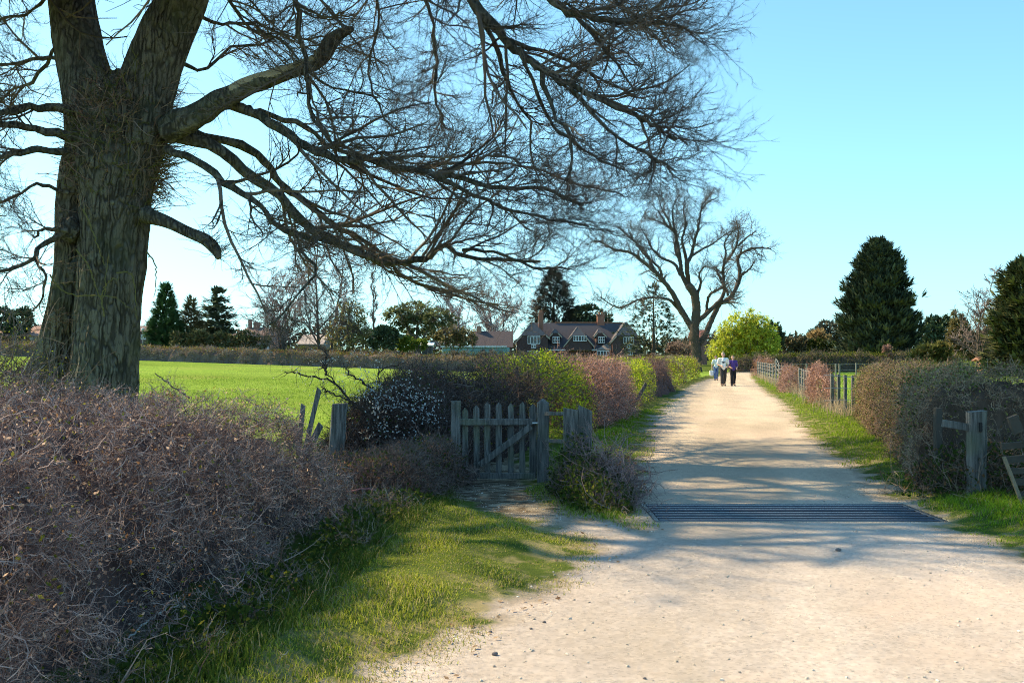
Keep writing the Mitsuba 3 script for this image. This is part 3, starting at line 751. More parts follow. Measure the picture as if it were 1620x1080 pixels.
# right of the lane
hedge('corner_hedge', 'tall clipped hedge on the right, turning its corner behind the wooden gatepost', [(4.8, 12.3), (7.5, 12.15), (11.5, 12.0), (11.5, 13.9), (6.9, 14.2), (8.2, 18), (10.6, 26.2), (9.0, 26.9), (7.6, 22.0), (6.4, 17.5), (5.5, 14.6)],
      lambda x, y: np.interp(y, [12, 15, 19, 27], [1.37, 1.34, 1.26, 1.14]) + 0.13 * sstep(5.5, 7.5, x), 52000, 0.13, 0.0028, ((0.12, 0.085, 0.066), (0.50, 0.37, 0.26)), ((((0.18, 0.19, 0.05), (0.36, 0.34, 0.11)), 15000, 0.032), (BROWNLEAF, 8000, 0.034), (DEEP, 9000, 0.034), (((0.30, 0.24, 0.13), (0.48, 0.38, 0.22)), 4000, 0.03)), seed=37, shoulder=0.32, lumpy=0.09, ragged=0.02)
hedge('hedge_clump', 'rosy brown upright hedge clump beside the four fence posts', [(9.2, 30.6), (9.75, 30.3), (10.0, 31.5), (10.4, 33.2), (9.8, 33.6), (9.3, 32)], 1.12, 2600, 0.25, 0.0055, ROSY, ((BROWNLEAF, 1200, 0.05),), seed=41, shoulder=0.25, core=False, group=None)
hedge('hedge_clump', 'rosy brown rounded clump midway along the right fence', [(11.6, 43.5), (12.4, 43.2), (13.2, 46), (13.6, 48), (12.6, 48)], 1.05, 2400, 0.27, 0.007, ROSY, ((BROWNLEAF, 1200, 0.06),), seed=43, shoulder=0.35, core=False)
hedge('hedge_clump', 'small brown clump at the far end of the right fence', [(18.4, 77), (19.6, 76.6), (21, 80), (21.4, 83), (19.6, 83)], 1.2, 1200, 0.35, 0.014, ROSY, ((BROWNLEAF, 700, 0.10),), seed=45, shoulder=0.5, core=False)
hedge('field_hedge', 'dark level-topped hedge in front of the big conifer on the right', lane_poly([(21, 97), (30, 96), (43.5, 98)], 1.3), lambda x, y: np.interp(x, [22, 28, 36, 43], [1.5, 1.75, 1.85, 1.8]), 5500, 0.55, 0.017, ((0.10, 0.08, 0.07), (0.26, 0.21, 0.16)), ((DEEP, 4000, 0.11), (OLIVE, 4500, 0.11)), seed=47, core_in=1.0, shoulder=0.5, lumpy=0.08, K=4)
# brush at the foot of the corner hedge, and round the posts by the footpath
hedge('brush', 'dead stalks and dark leaves at the foot of the corner hedge below the gatepost', [(4.55, 11.9), (5.2, 11.35), (6.4, 11.1), (8, 11.0), (8, 12.2), (5, 12.4)], 0.5, 2200, 0.42, 0.0035, ((0.10, 0.075, 0.06), (0.34, 0.26, 0.20)), ((DEEP, 2600, 0.05), (BROWNLEAF, 1000, 0.045)), seed=49, shoulder=0.4, core=False, ragged=0.15, cat='brush', rise=0.7)
hedge('brush', 'dark brambles and nettles round the two split posts by the cattle grid', [(0.45, 12.2), (0.6, 11.3), (0.8, 10.75), (1.25, 10.7), (1.38, 11.3), (1.3, 12.0), (1.1, 12.7), (0.6, 12.9)], lambda x, y: np.interp(y, [10.7, 11.3, 12.2, 13], [0.22, 0.30, 0.48, 0.5]) * (0.8 + 0.5 * meshkit.noise(np.stack([x * 4, y * 4, 0 * x], -1), 8)), 1900, 0.20, 0.0028, ((0.10, 0.07, 0.07), (0.34, 0.25, 0.24)), ((DEEP, 2600, 0.05), (OLIVE, 700, 0.045)), seed=51, shoulder=0.4, core=False, ragged=0.25, cat='brush', rise=0.7)
hedge('brush', 'dark leafy undergrowth along the foot of the left bramble mound', [(-1.95, 4.0), (-1.55, 4.0), (-1.4, 6), (-1.25, 8), (-1.15, 9.6), (-0.9, 10.6), (-0.85, 11.2), (-1.6, 11.0), (-1.6, 9), (-1.85, 6)], 0.15, 1500, 0.22, 0.003, ((0.14, 0.10, 0.09), (0.40, 0.32, 0.27)), ((DEEP, 3000, 0.045), (OLIVE, 600, 0.035)), seed=53, shoulder=0.25, core=False, ragged=0.1, cat='brush', rise=0.7)
hedge('hawthorn_shrub', 'sparse thorny shrub coming into green leaf at the left edge in front of the oak', [(-8.2, 13.2), (-6.6, 13.2), (-5.9, 14.0), (-6.3, 15.0), (-8.2, 15.2)], 1.75, 700, 0.7, 0.007, DULL, ((OLIVE, 1100, 0.04), (FRESH, 700, 0.03)), seed=55, shoulder=0.8, core=False, ragged=0.2, cat='shrub', lumpy=0.3)

hedge('bramble_sprays', 'purplish dead bramble sprays between the split posts and the cattle grid', [(0.85, 11.6), (1.05, 10.9), (1.45, 10.8), (1.55, 11.7), (1.35, 12.4), (0.95, 12.4)], 0.62, 900, 0.30, 0.0028, ((0.12, 0.08, 0.085), (0.42, 0.30, 0.29)), ((BROWNLEAF, 300, 0.03),), seed=57, shoulder=0.3, core=False, ragged=0.3, cat='brambles', rise=0.6, wob=0.35,)

# blackthorn: long lichened arms reaching left of the bush
rng = np.random.default_rng(71)
bt = next(k for k in labels if k == 'blackthorn_bush')
arms = Mesh()
fl = Mesh()
for pts in ([(600, 668), (560, 640), (535, 610), (516, 588), (508, 570)], [(580, 650), (550, 632), (520, 620), (509, 612)], [(610, 640), (575, 605), (552, 590), (545, 575)], [(516, 592), (515, 572), (516, 556)], [(560, 640), (525, 605), (480, 592), (450, 588)], [(640, 660), (610, 620), (600, 590), (640, 572)]):
    w = spline([at(a, b, 13.75 + 0.1 * rng.normal()) for a, b in pts], 22) + 0.012 * rng.normal(size=(22, 3))
    r = np.linspace(0.017, 0.006, 22)
    arms.add(*tube_path(w, r, 6), (0.055, 0.045, 0.04))
    p, d, r_, t, _ = spawn(rng, w[None], r[None], 36, 0.1, 60)
    P, R = grow(rng, p, d, 0.06 + 0.22 * rng.random(36), np.full(36, 0.005), 4, 0.3, 0)
    arms.add(*tubes(P, R, 3), np.repeat(rand_col(rng, 36, (0.045, 0.035, 0.03), (0.12, 0.10, 0.09)), 12, 0))
    q = P[:, -1][rng.integers(0, 36, 60)] + 0.02 * rng.normal(size=(60, 3))
    fl.add(*diamonds(q, rdir(rng, 60), rdir(rng, 60), np.full(60, 0.022), np.full(60, 0.02)), np.repeat(rand_col(rng, 60, (0.6, 0.62, 0.62), (0.8, 0.8, 0.78)), 4, 0))
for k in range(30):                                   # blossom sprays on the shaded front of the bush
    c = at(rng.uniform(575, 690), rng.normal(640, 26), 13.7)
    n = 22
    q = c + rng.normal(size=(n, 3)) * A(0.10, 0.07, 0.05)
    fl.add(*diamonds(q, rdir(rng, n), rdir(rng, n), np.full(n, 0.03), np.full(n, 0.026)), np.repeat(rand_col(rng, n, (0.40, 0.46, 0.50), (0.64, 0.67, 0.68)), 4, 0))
part(bt, 'branch', arms, 'bark')
part(bt, 'blossom', fl, 'leaf', kind='stuff')

# single canes and stalks that stand out in front of the brambles
canes = [('arching_cane', 'long reddish bramble cane arching over to the grass below the bramble patch', [(470, 770, 11.0), (540, 778, 10.9), (580, 772, 10.85), (605, 780, 10.8), (618, 795, 10.75), (622, 815, 10.7)], 0.011, (0.36, 0.17, 0.17)),
         ('arching_cane', 'pale bare cane bowed over in the bramble patch below the old post', [(520, 765, 11.2), (540, 752, 11.15), (556, 755, 11.1), (568, 775, 11.1)], 0.008, (0.42, 0.36, 0.33)),
         ('bare_stalk', 'straight pale stalk leaning across the bramble mound', [(392, 812, 8.2), (415, 770, 8.3), (434, 735, 8.4)], 0.006, (0.55, 0.48, 0.42)),
         ('bare_stalk', 'pale stalk lying slantwise at the foot of the bramble mound', [(200, 1010, 5.35), (250, 970, 5.7), (285, 955, 6.0)], 0.006, (0.5, 0.46, 0.42)),
         ('bare_stalk', 'tall pale stalk rising near the bottom left corner', [(55, 1010, 4.9), (85, 985, 5.0), (100, 945, 5.05), (104, 915, 5.1)], 0.005, (0.5, 0.44, 0.4)),
         ('bare_stalk', 'pale stalk sticking up out of the grass at the bottom near the track', [(425, 1065, 5.3), (440, 1045, 5.33), (456, 1026, 5.36)], 0.004, (0.5, 0.45, 0.36)),
         ('bare_stalk', 'thin brown stem poking above the bramble mound against the green field', [(300, 630, 9.0), (275, 612, 9.0), (245, 590, 9.0)], 0.008, (0.14, 0.11, 0.09)),
         ('bare_stalk', 'white stripped twig in the bottom left corner', [(0, 1045, 4.7), (20, 1025, 4.75), (32, 1003, 4.8)], 0.006, (0.6, 0.58, 0.55))]
for nm, lb, pts, r, c in canes:
    k = number(nm)
    labels[k] = {'label': lb, 'category': 'cane' if nm == 'arching_cane' else 'stalk'}
    w = spline([at(a, b, y) for a, b, y in pts], 24) + 0.004 * rng.normal(size=(24, 3))
    Mesh().add(*tube_path(w, np.linspace(r, r * 0.55, 24), 6), c).put(k, 'bark', True)
for x, y, lean, lb in ((640, 802, -5, 'leftmost of the four'), (648, 804, 8, 'third from the left'), (655, 806, 5, 'rightmost of the four'), (643, 800, 4, 'second from the left')):
    k = number('cut_stub')
    labels[k] = {'label': f'white cut stub in the grass below the brambles, {lb}', 'category': 'stub', 'group': 'white cut stubs in the grass'}
    a, b = at(x, y + 6, 10.6), at(x + lean, y - 16, 10.6)
    a[2] = height(a[0], a[1]) - 0.02
    Mesh().add(*tube_path(np.linspace(a, b, 6), np.full(6, 0.008), 6), (0.62, 0.60, 0.55)).put(k, 'bark', 30)
# ---------------------------------------------------------------- grass
rng = np.random.default_rng(5)


def blades(p, h, w, lean, col):
    """curved blades of three triangles"""
    n = len(p)
    an = rng.random(n) * 2 * np.pi
    side = np.stack([np.cos(an), np.sin(an), np.zeros(n)], 1) * np.reshape(w, (-1, 1)) * 0.5
    an2 = rng.random(n) * 2 * np.pi
    off = np.stack([np.cos(an2), np.sin(an2), np.zeros(n)], 1) * (np.reshape(lean, (-1, 1)) * np.reshape(h, (-1, 1)))
    z = np.stack([np.zeros(n), np.zeros(n), np.ones(n)], 1) * np.reshape(h, (-1, 1))
    v = np.stack([p - side, p + side, p + off * 0.35 + z * 0.6 - side * 0.7, p + off * 0.35 + z * 0.6 + side * 0.7, p + off + z * 0.95], 1).reshape(-1, 3)
    o = (np.arange(n) * 5)[:, None]
    return v, np.concatenate([o + [0, 1, 3], o + [0, 3, 2], o + [2, 3, 4]], 1).reshape(-1, 3), np.repeat(col, 5, 0)


def lawn(key, label, poly, n, hmin, hmax, w, pal, straw=0.12, edge=0.4, clump=1.6, inside=None):
    q = sample_poly(rng, Polygon(poly), int(n * 2.2))
    sd = np.minimum(road_sd(q[:, 0], q[:, 1]), path_sd(q[:, 0], q[:, 1]))
    p3 = np.column_stack([q, q[:, 0] * 0])
    tuft = meshkit.fbm(p3 * clump, 3, 4)
    ok = rng.random(len(q)) < sstep(-0.12, edge, sd + (tuft - 0.5) * 0.9) * sstep(0.22, 0.5, tuft + 0.1 + 0.25 * sstep(0.3, 1.2, sd))
    ok &= ~((q[:, 0] > GX0 - 0.05) & (q[:, 0] < GX1 + 0.05) & (q[:, 1] > GY0 - 0.05) & (q[:, 1] < GY1 + 0.05))
    if inside is not None:
        ok &= inside(q)
    q, sd, tuft = q[ok][:n], sd[ok][:n], tuft[ok][:n]
    m = len(q)
    h = (hmin + (hmax - hmin) * rng.random(m) * sstep(0.3, 0.75, tuft)) * (0.45 + 0.55 * sstep(-0.1, 0.8, sd))
    col = rand_col(rng, m, *pal, j=0.16)
    dry = rng.random(m) < straw + 0.4 * (1 - sstep(-0.1, 0.5, sd))
    col = np.where(dry[:, None], rand_col(rng, m, (0.30, 0.26, 0.11), (0.50, 0.43, 0.24)), col)
    p = np.column_stack([q, height(q[:, 0], q[:, 1]) - 0.008])
    Mesh().add(*blades(p, h, w * (0.6 + 0.8 * rng.random(m)), 0.25 + 0.6 * rng.random(m), col)).put(key, 'leaf', False)
    labels[key] = {'label': label, 'category': 'grass', 'kind': 'stuff'}
    return m


GREEN = ((0.21, 0.26, 0.025), (0.47, 0.50, 0.08))
LUSH = ((0.15, 0.24, 0.018), (0.31, 0.44, 0.04))
lawn('verge_grass', 'rough sunlit grass verge between bramble mound and track in the foreground', [(-1.9, 3.6), (-0.6, 3.6), (0.5, 6.5), (1.1, 8.5), (1.2, 9.4), (0.6, 10.4), (0.0, 11.6), (-0.75, 12.2), (-1.3, 11.2), (-1.4, 9), (-1.7, 6)], 46000, 0.02, 0.09, 0.006, GREEN, straw=0.28)
lawn('tussock_grass', 'long dark grass along the foot of the bramble mound', [(-1.95, 3.8), (-1.5, 3.8), (-1.25, 6), (-1.05, 8), (-0.95, 9.6), (-0.6, 10.8), (-0.5, 12), (-0.85, 12.4), (-1.6, 11.0), (-1.6, 9), (-1.85, 6)], 12000, 0.06, 0.24, 0.007, ((0.05, 0.09, 0.015), (0.13, 0.19, 0.035)), straw=0.12)
lawn('path_grass', 'grass round the posts between the footpath and the cattle grid', [(0.1, 13.5), (0.2, 11.8), (0.6, 10.2), (1.3, 9.4), (1.5, 10.1), (1.44, 11.6), (1.8, 13.5), (2.8, 19.5), (1.4, 19.5), (0.6, 16)], 22000, 0.03, 0.15, 0.009, LUSH)
lawn('lane_grass', 'shaded green verge under the left hedges along the lane', [(1.4, 19), (2.9, 19), (4.1, 27), (6.6, 38.5), (10.6, 56), (19, 88), (16, 80), (11, 57), (5.6, 36), (2.9, 26)], 26000, 0.03, 0.13, 0.018, LUSH)
lawn('right_verge_grass', 'bright green verge on the right of the lane below the corner hedge', [(4.5, 11.6), (5.1, 12.4), (6.2, 15.5), (8.6, 26.5), (9.6, 30), (13, 47), (20.5, 84), (19.4, 84), (13.8, 57), (7.3, 27), (5.4, 17.5), (4.6, 13)], 32000, 0.03, 0.12, 0.014, LUSH, straw=0.16)
lawn('corner_grass', 'vivid green grass at the right edge in front of the corner hedge', [(4.1, 8.6), (4.2, 9.6), (4.5, 10.2), (4.55, 11.6), (7.5, 11.2), (7.5, 7.2), (4.9, 7.0)], 22000, 0.03, 0.15, 0.009, LUSH, straw=0.06)
lawn('field_grass', 'bright green grass of the meadow left of the lane behind the bushes', [(-3, 13.2), (-0.9, 17.5), (0.2, 22), (2.6, 31), (-2, 60), (-28, 60), (-15, 22), (-8, 13.2)], 34000, 0.05, 0.13, 0.025, ((0.17, 0.26, 0.035), (0.28, 0.39, 0.06)), straw=0.03, clump=0.5)
lawn('paddock_grass', 'bright green grass of the paddock behind the right fence', [(9.4, 27.2), (11, 27), (20, 40), (34, 80), (24, 92), (21, 82), (14, 46)], 12000, 0.05, 0.14, 0.03, ((0.13, 0.24, 0.018), (0.23, 0.37, 0.035)), straw=0.1, clump=0.5)
# long dead stems standing at the foot of the right fence
n = 1500
t = rng.random(n)
x = np.interp(t, [0, 0.5, 1], [8.6, 12, 18.6]) + 0.25 * rng.normal(size=n)
y = np.interp(t, [0, 0.5, 1], [26, 42, 76])
p = np.column_stack([x, y, height(x, y)])
Mesh().add(*blades(p, 0.2 + 0.35 * rng.random(n), 0.012 + 0.012 * t, 0.4 * np.ones(n), rand_col(rng, n, (0.36, 0.27, 0.17), (0.55, 0.43, 0.30)))).put('dead_grass', 'leaf')
labels['dead_grass'] = {'label': 'tall dead pinkish grass along the foot of the right fence', 'category': 'grass', 'kind': 'stuff'}

# stones and dead leaves on the gravel
n = 6000
q = np.stack([rng.uniform(-1.2, 5, n), 4.2 + 9 * rng.random(n) ** 1.5], 1)
sd = np.minimum(road_sd(q[:, 0], q[:, 1]), path_sd(q[:, 0], q[:, 1]))
ok = (sd < 0.12) & ~((q[:, 0] > GX0 - 0.1) & (q[:, 0] < GX1 + 0.1) & (q[:, 1] > GY0 - 0.1) & (q[:, 1] < GY1 + 0.1)) & (rng.random(n) < 0.35 + 0.65 * np.exp(sd / 0.4))
q = q[ok]
ico = trimesh.creation.icosphere(0)
s = 0.003 + 0.008 * rng.random(len(q)) ** 3
v = ico.vertices[None] * (1 + 0.25 * rng.normal(size=(len(q), len(ico.vertices), 1))) * s[:, None, None] * np.stack([0.8 + 0.5 * rng.random(len(q)), 0.8 + 0.5 * rng.random(len(q)), 0.5 + 0.3 * rng.random(len(q))], 1)[:, None]
v = v + np.column_stack([q, height(q[:, 0], q[:, 1]) + s * 0.3])[:, None]
f = (ico.faces[None] + (np.arange(len(q)) * len(ico.vertices))[:, None, None]).reshape(-1, 3)
Mesh().add(v.reshape(-1, 3), f, np.repeat(rand_col(rng, len(q), (0.36, 0.32, 0.28), (0.72, 0.66, 0.58)), len(ico.vertices), 0)).put('gravel', 'bark')
labels['gravel'] = {'label': 'loose pebbles scattered over the pale track', 'category': 'gravel', 'kind': 'stuff'}
n = 700
q = np.stack([rng.uniform(-1.0, 2.4, n), rng.uniform(4.6, 12, n)], 1)
sd = np.minimum(road_sd(q[:, 0], q[:, 1]), path_sd(q[:, 0], q[:, 1]))
q = q[np.abs(sd - 0.05) < 0.4]
n = len(q)
d = unit(rdir(rng, n) * A(1, 1, 0.25))
L = 0.02 + 0.03 * rng.random(n)
Mesh().add(*diamonds(np.column_stack([q, height(q[:, 0], q[:, 1]) + 0.012]), d, unit(np.cross(d, unit(A(0, 0, 1) + 0.4 * rdir(rng, n)))), L, L * 0.6), np.repeat(rand_col(rng, n, (0.22, 0.13, 0.08), (0.5, 0.38, 0.26)), 4, 0)).put('leaf_litter', 'leaf')
labels['leaf_litter'] = {'label': 'fallen brown leaves along the edge of the track', 'category': 'leaves', 'kind': 'stuff'}
for px, py, r, lb in ((783, 1033, 0.022, 'largest dark stone near the bottom of the track, beside the grass'), (861, 982, 0.014, 'dark pebble, right one of a close pair on the left of the track'), (840, 992, 0.012, 'dark pebble, left one of a close pair on the left of the track'), (776, 997, 0.014, 'dark pebble at the grass edge just above the largest stone'), (1019, 1070, 0.012, 'dark pebble at the very bottom edge of the picture'), (1325, 870, 0.03, 'dark stone in the tree shade just in front of the cattle grid')):
    Y = EYE * F / (py - HZ)
    c = at(px, py, Y)
    s = trimesh.creation.icosphere(2)
    s.vertices *= 0.7 * r * A(1.2, 0.9, 0.75) * (1 + 0.25 * (vnoise(s.vertices, 2.0, px) - 0.5))[:, None]
    s.vertices += A(c[0], c[1], float(height(c[0], c[1])) + r * 0.35)
    k = number('dark_stone')
    labels[k] = {'label': lb, 'category': 'stone', 'group': 'dark stones on the track'}
    Mesh().add_tm(s, (0.17, 0.155, 0.16)).put(k, 'bark', True)
# ---------------------------------------------------------------- trees beyond the lane and the field
def ground_at(px, Y):
    x = (px - CX) / F * Y
    return A(x, Y, float(height(x, Y)))


def top_z(py, Y):
    return EYE + (HZ - py) / F * Y


def bare_tree(label, px, Y, top, half, seed, stems=1, name='bare_tree', fork=0.25, n1=11, twig=(0.14, 0.105, 0.10), twig2=(0.30, 0.235, 0.225), r=None, up=0.05, ang=38, dens=1.0, lean=(0, 0), trunk_col=(0.12, 0.10, 0.09), group=None):
    rng = np.random.default_rng(seed)
    b = ground_at(px, Y)
    H = top_z(top, Y) - b[2]
    W = half * Y / F
    key = thing(name, label, 'tree', group)
    rt = r or H * 0.022
    tmin = 0.0042 * Y * 0.06
    tr, cr = Mesh(), Mesh()
    lev = []
    for s in range(stems):
        a = rng.random() * 6.28
        tip = b + A(lean[0], lean[1], 0) + A(math.cos(a), math.sin(a), 0) * W * (0.5 if stems > 1 else 0.08) + A(0, 0, H * (0.97 if s == 0 else rng.uniform(0.7, 0.95)))
        mid = (b + tip) / 2 + rng.normal(size=3) * W * 0.05 + (A(math.cos(a), math.sin(a), 0) * W * -0.12 if stems > 1 else 0)
        w = spline([b - A(0, 0, 0.2), b * 0.75 + mid * 0.25, mid, tip], 26)
        w[1:] += np.cumsum(rng.normal(size=(25, 3)) * A(1, 1, 0), 0) * H * 0.0035
        rr = rt * (0.7 if stems > 1 else 1) * np.linspace(1, 0.12, 26) ** 0.9
        rr[:4] *= np.array([1.5, 1.25, 1.1, 1.03])
        tr.add(*tube_path(w, rr, 8), trunk_col)
        lev.append((w, rr))
    for w, rr in lev:
        n = max(4, int(n1 / max(1, stems * 0.6)))
        p, d, r_, t, _ = spawn(rng, w[None], rr[None], n, fork, ang)
        L = W * (1.25 - 0.75 * np.abs(t - 0.35)) * rng.uniform(0.7, 1.1, len(t))
        L = np.minimum(L, (H * 1.03 - (p[:, 2] - b[2])) * 1.6 + 0.15 * W)
        P1, R1 = grow(rng, p, d, L, np.maximum(r_ * 0.6, tmin * 1.8), 9, 0.13, up, 0.25)
        v, f = tubes(P1, R1, 5)
        tr.add(v, f, trunk_col)
        p, d, r_, t, idx = spawn(rng, P1, R1, int(8 * dens), 0.15, 40)
        P2, R2 = grow(rng, p, d, L[idx] * rng.uniform(0.25, 0.6, len(t)), np.maximum(r_ * 0.65, tmin * 1.2), 6, 0.17, up, 0.35)
        cr.add(*tubes(P2, R2, 3), np.repeat(rand_col(rng, len(P2), twig, twig2), 18, 0))
        p, d, r_, t, i2 = spawn(rng, P2, R2, int(7 * dens), 0.15, 38)
        P3, R3 = grow(rng, p, d, L[idx][i2] * rng.uniform(0.10, 0.26, len(t)), np.full(len(t), tmin), 4, 0.2, up, 0.5)
        cr.add(*tubes(P3, R3, 3), np.repeat(rand_col(rng, len(P3), twig, twig2), 12, 0))
        p, d, r_, t, i3 = spawn(rng, P3, R3, 3, 0.2, 38)
        cr.add(*spikes(p, p + d * (W * rng.uniform(0.04, 0.10, (len(p), 1))), np.full(len(p), tmin * 0.9)), np.repeat(rand_col(rng, len(p), twig, twig2), 4, 0))
    part(key, 'trunk', tr, 'bark', smooth=True)
    part(key, 'crown', cr, 'bark', kind='stuff')
    return key


def sprays(rng, p, out, size, col, m=7, fan=0.6, flat=0.4, slim=0.42):
    """bunches of m pointed sprays round direction OUT at p"""
    n = len(p)
    idx = np.repeat(np.arange(n), m)
    d = unit(out[idx] + fan * rdir(rng, n * m))
    w = unit(np.cross(d, unit(A(0, 0, 1) + flat * rdir(rng, n * m))))
    L = np.reshape(size, -1)[idx % max(1, np.size(size))] if np.size(size) > 1 else np.full(n * m, float(size))
    L = L * rng.uniform(0.55, 1.2, n * m)
    c = np.clip(col[idx] * (1 + 0.16 * rng.normal(size=(n * m, 1))), 0.003, 1)
    v, f = diamonds(p[idx] + 0.15 * L[:, None] * rdir(rng, n * m), d, w, L, L * slim)
    return v, f, np.repeat(c, 4, 0)


def conifer(label, px, Y, top, prof, seed, n, size, pal, lift=0.35, name='conifer', lump=0.30, gap=0.0, layers=0, m=7, flat=0.4, tips=0):
    """prof: (height fraction, half width in pixels) from the ground to the tip"""
    rng = np.random.default_rng(seed)
    b = ground_at(px, Y)
    H = top_z(top, Y) - b[2]
    pr = np.array(prof, float)
    key = thing(name, label, 'tree')
    tr = Mesh()
    w = b + np.linspace(0, 1, 12)[:, None] * A(0, 0, H * 0.97)
    tr.add(*tube_path(w, np.linspace(H * 0.028, 0.02, 12), 8), (0.11, 0.085, 0.065))
    t = rng.random(n * 3)
    R = np.interp(t, pr[:, 0], pr[:, 1]) * Y / F
    ok = rng.random(n * 3) < (R / R.max()) * 0.9 + 0.08
    t, R = t[ok][:n], R[ok][:n]
    if layers:
        t = np.clip((np.floor(t * layers) + 0.5 + 0.16 * rng.normal(size=len(t))) / layers, 0, 1)
    n = len(t)
    an = rng.random(n) * 6.2832
    u = np.stack([np.cos(an), np.sin(an), np.zeros(n)], 1)
    l = 1 + lump * (2 * meshkit.fbm(np.column_stack([np.cos(an) * 1.6, np.sin(an) * 1.6, t * H * (1.1 if not layers else 3)]) * 1.3, 3, seed) - 1)
    rad = R * l * (np.sqrt(rng.uniform(0.3, 1.0, n)) * (1 + 0.22 * rng.random(n) ** 4) if not layers else rng.uniform(0.12, 1.1, n) ** 0.8)
    p = b + u * rad[:, None] + A(0, 0, H) * t[:, None]
    if gap:
        ok = meshkit.fbm(p * (1.8 / size), 2, seed + 4) > gap
        p, u, t, rad, n = p[ok], u[ok], t[ok], rad[ok], ok.sum()
    out = unit(u + A(0, 0, lift) + A(0, 0, 1.2) * (t[:, None] > 0.93))
    tone = meshkit.noise(p * 0.9, seed + 9)
    col = rand_col(rng, n, *pal) * (0.75 + 0.5 * tone[:, None])
    cr = Mesh().add(*sprays(rng, p, out, size, col, m, 0.5, flat, 0.26 if not layers else 0.4))
    if tips:                                         # boughs that stick out of the outline
        tt = rng.random(tips) ** 0.8
        a = rng.random(tips) * 6.2832
        u2 = np.stack([np.cos(a), np.sin(a), np.zeros(tips)], 1)
        q0 = b + u2 * (np.interp(tt, pr[:, 0], pr[:, 1]) * Y / F * 0.72)[:, None] + A(0, 0, H) * tt[:, None]
        d2 = unit(u2 + A(0, 0, 1) * (0.25 + 0.9 * rng.random((tips, 1))) + 0.25 * rdir(rng, tips))
        ln = H * rng.uniform(0.04, 0.105, tips)
        for s_ in np.linspace(0.1, 1, 6):
            q = q0 + d2 * (ln * s_)[:, None]
            cr.add(*sprays(rng, q, d2, size * (1.0 - 0.55 * s_), rand_col(rng, tips, *pal), 5, 0.6, flat, 0.28))
    if layers:                                       # limbs carry the plates of a cedar
        for k in range(layers * 3):
            a = rng.random() * 6.28
            tz = (k // 3 + 0.45) / layers
            L = np.interp(tz, pr[:, 0], pr[:, 1]) * Y / F
            q = spline([b + A(0, 0, H * tz - 0.1 * L), b + A(math.cos(a) * L * 0.5, math.sin(a) * L * 0.5, H * tz), b + A(math.cos(a) * L * 0.95, math.sin(a) * L * 0.95, H * tz + 0.02 * L)], 8)
            tr.add(*tube_path(q, np.linspace(H * 0.010, 0.02, 8), 5), (0.10, 0.08, 0.065))
    part(key, 'trunk', tr, 'bark', smooth=True)
    part(key, 'crown', cr, 'bark', kind='stuff')
    return key


def leafy(label, px, Y, blobs, seed, n, size, pal, name='tree', cat='tree', trunk=None, droop=0.0, bsdf='leaf', m=5, hollow=0.45, twigs=None, group=None, gap=0.36):
    """blobs: (pixel x, pixel y, half width, half height) of the lumps of the crown; depth follows the width"""
    rng = np.random.default_rng(seed)
    key = thing(name, label, cat, group)
    b = ground_at(px, Y)
    tr = Mesh()
    cr = Mesh()
    ar = np.array([w_ * h_ for _, _, w_, h_ in blobs], float)
    for (bx, by, bw, bh), share in zip(blobs, ar / ar.sum()):
        c, rw, rh = at(bx, by, Y), bw * Y / F, bh * Y / F
        c[1] += rng.normal() * rw * 0.4
        k = int(n * share) + 3
        u = rdir(rng, k)
        l = 1 + 0.5 * (2 * meshkit.fbm(u * 2.2 + bx, 3, seed) - 1)
        p = c + u * (l * rng.uniform(hollow, 1.02, k) ** 0.6)[:, None] * A(rw, rw * 0.85, rh)
        ok = (p[:, 2] > height(p[:, 0], p[:, 1]) + 0.05) & (meshkit.fbm(p * (0.55 / size), 2, seed + 3) > gap)
        p, u = p[ok], u[ok]
        col = rand_col(rng, len(p), *pal) * (0.8 + 0.4 * meshkit.noise(p * 0.8, seed)[:, None])
        cr.add(*sprays(rng, p, unit(u + A(0, 0, 0.2 - droop)), size, col, m, 0.9, 0.9))
        if trunk:
            base_r = trunk * Y / F
            f0 = b * 0.45 + c * 0.55
            f0[:2] = b[:2] + (c[:2] - b[:2]) * 0.25
            q = spline([b - A(0, 0, 0.2), f0, c + A(0, 0, rh * 0.5)], 14)
            tr.add(*tube_path(q, np.linspace(base_r, base_r * 0.25, 14), 7), (0.12, 0.10, 0.08))
        if twigs:
            k = int(twigs * share) + 1
            q = c + rdir(rng, k) * A(rw, rw * 0.85, rh) * rng.uniform(0.2, 0.9, (k, 1))
            P, R = grow(rng, q, rdir(rng, k) + A(0, 0, 0.8), np.full(k, rw * 0.6), np.full(k, 0.012 + 0.0002 * Y), 5, 0.2, 0.05)
            tr.add(*tubes(P, R, 3), np.repeat(rand_col(rng, k, (0.14, 0.11, 0.10), (0.28, 0.22, 0.20)), 15, 0))
    if tr.v:
        part(key, 'trunk', tr, 'bark', smooth=True)
    part(key, 'crown', cr, bsdf, kind='stuff')
    return key


DKGREEN = ((0.04, 0.066, 0.042), (0.13, 0.16, 0.08))
OLGREEN = ((0.035, 0.050, 0.016), (0.10, 0.105, 0.035))
SPRUCE = ((0.045, 0.11, 0.055), (0.13, 0.22, 0.095))
WILLOW = ((0.42, 0.48, 0.05), (0.68, 0.70, 0.12))
BUDDING = ((0.22, 0.21, 0.08), (0.38, 0.34, 0.16))
BROWNISH = ((0.14, 0.105, 0.07), (0.26, 0.20, 0.13))

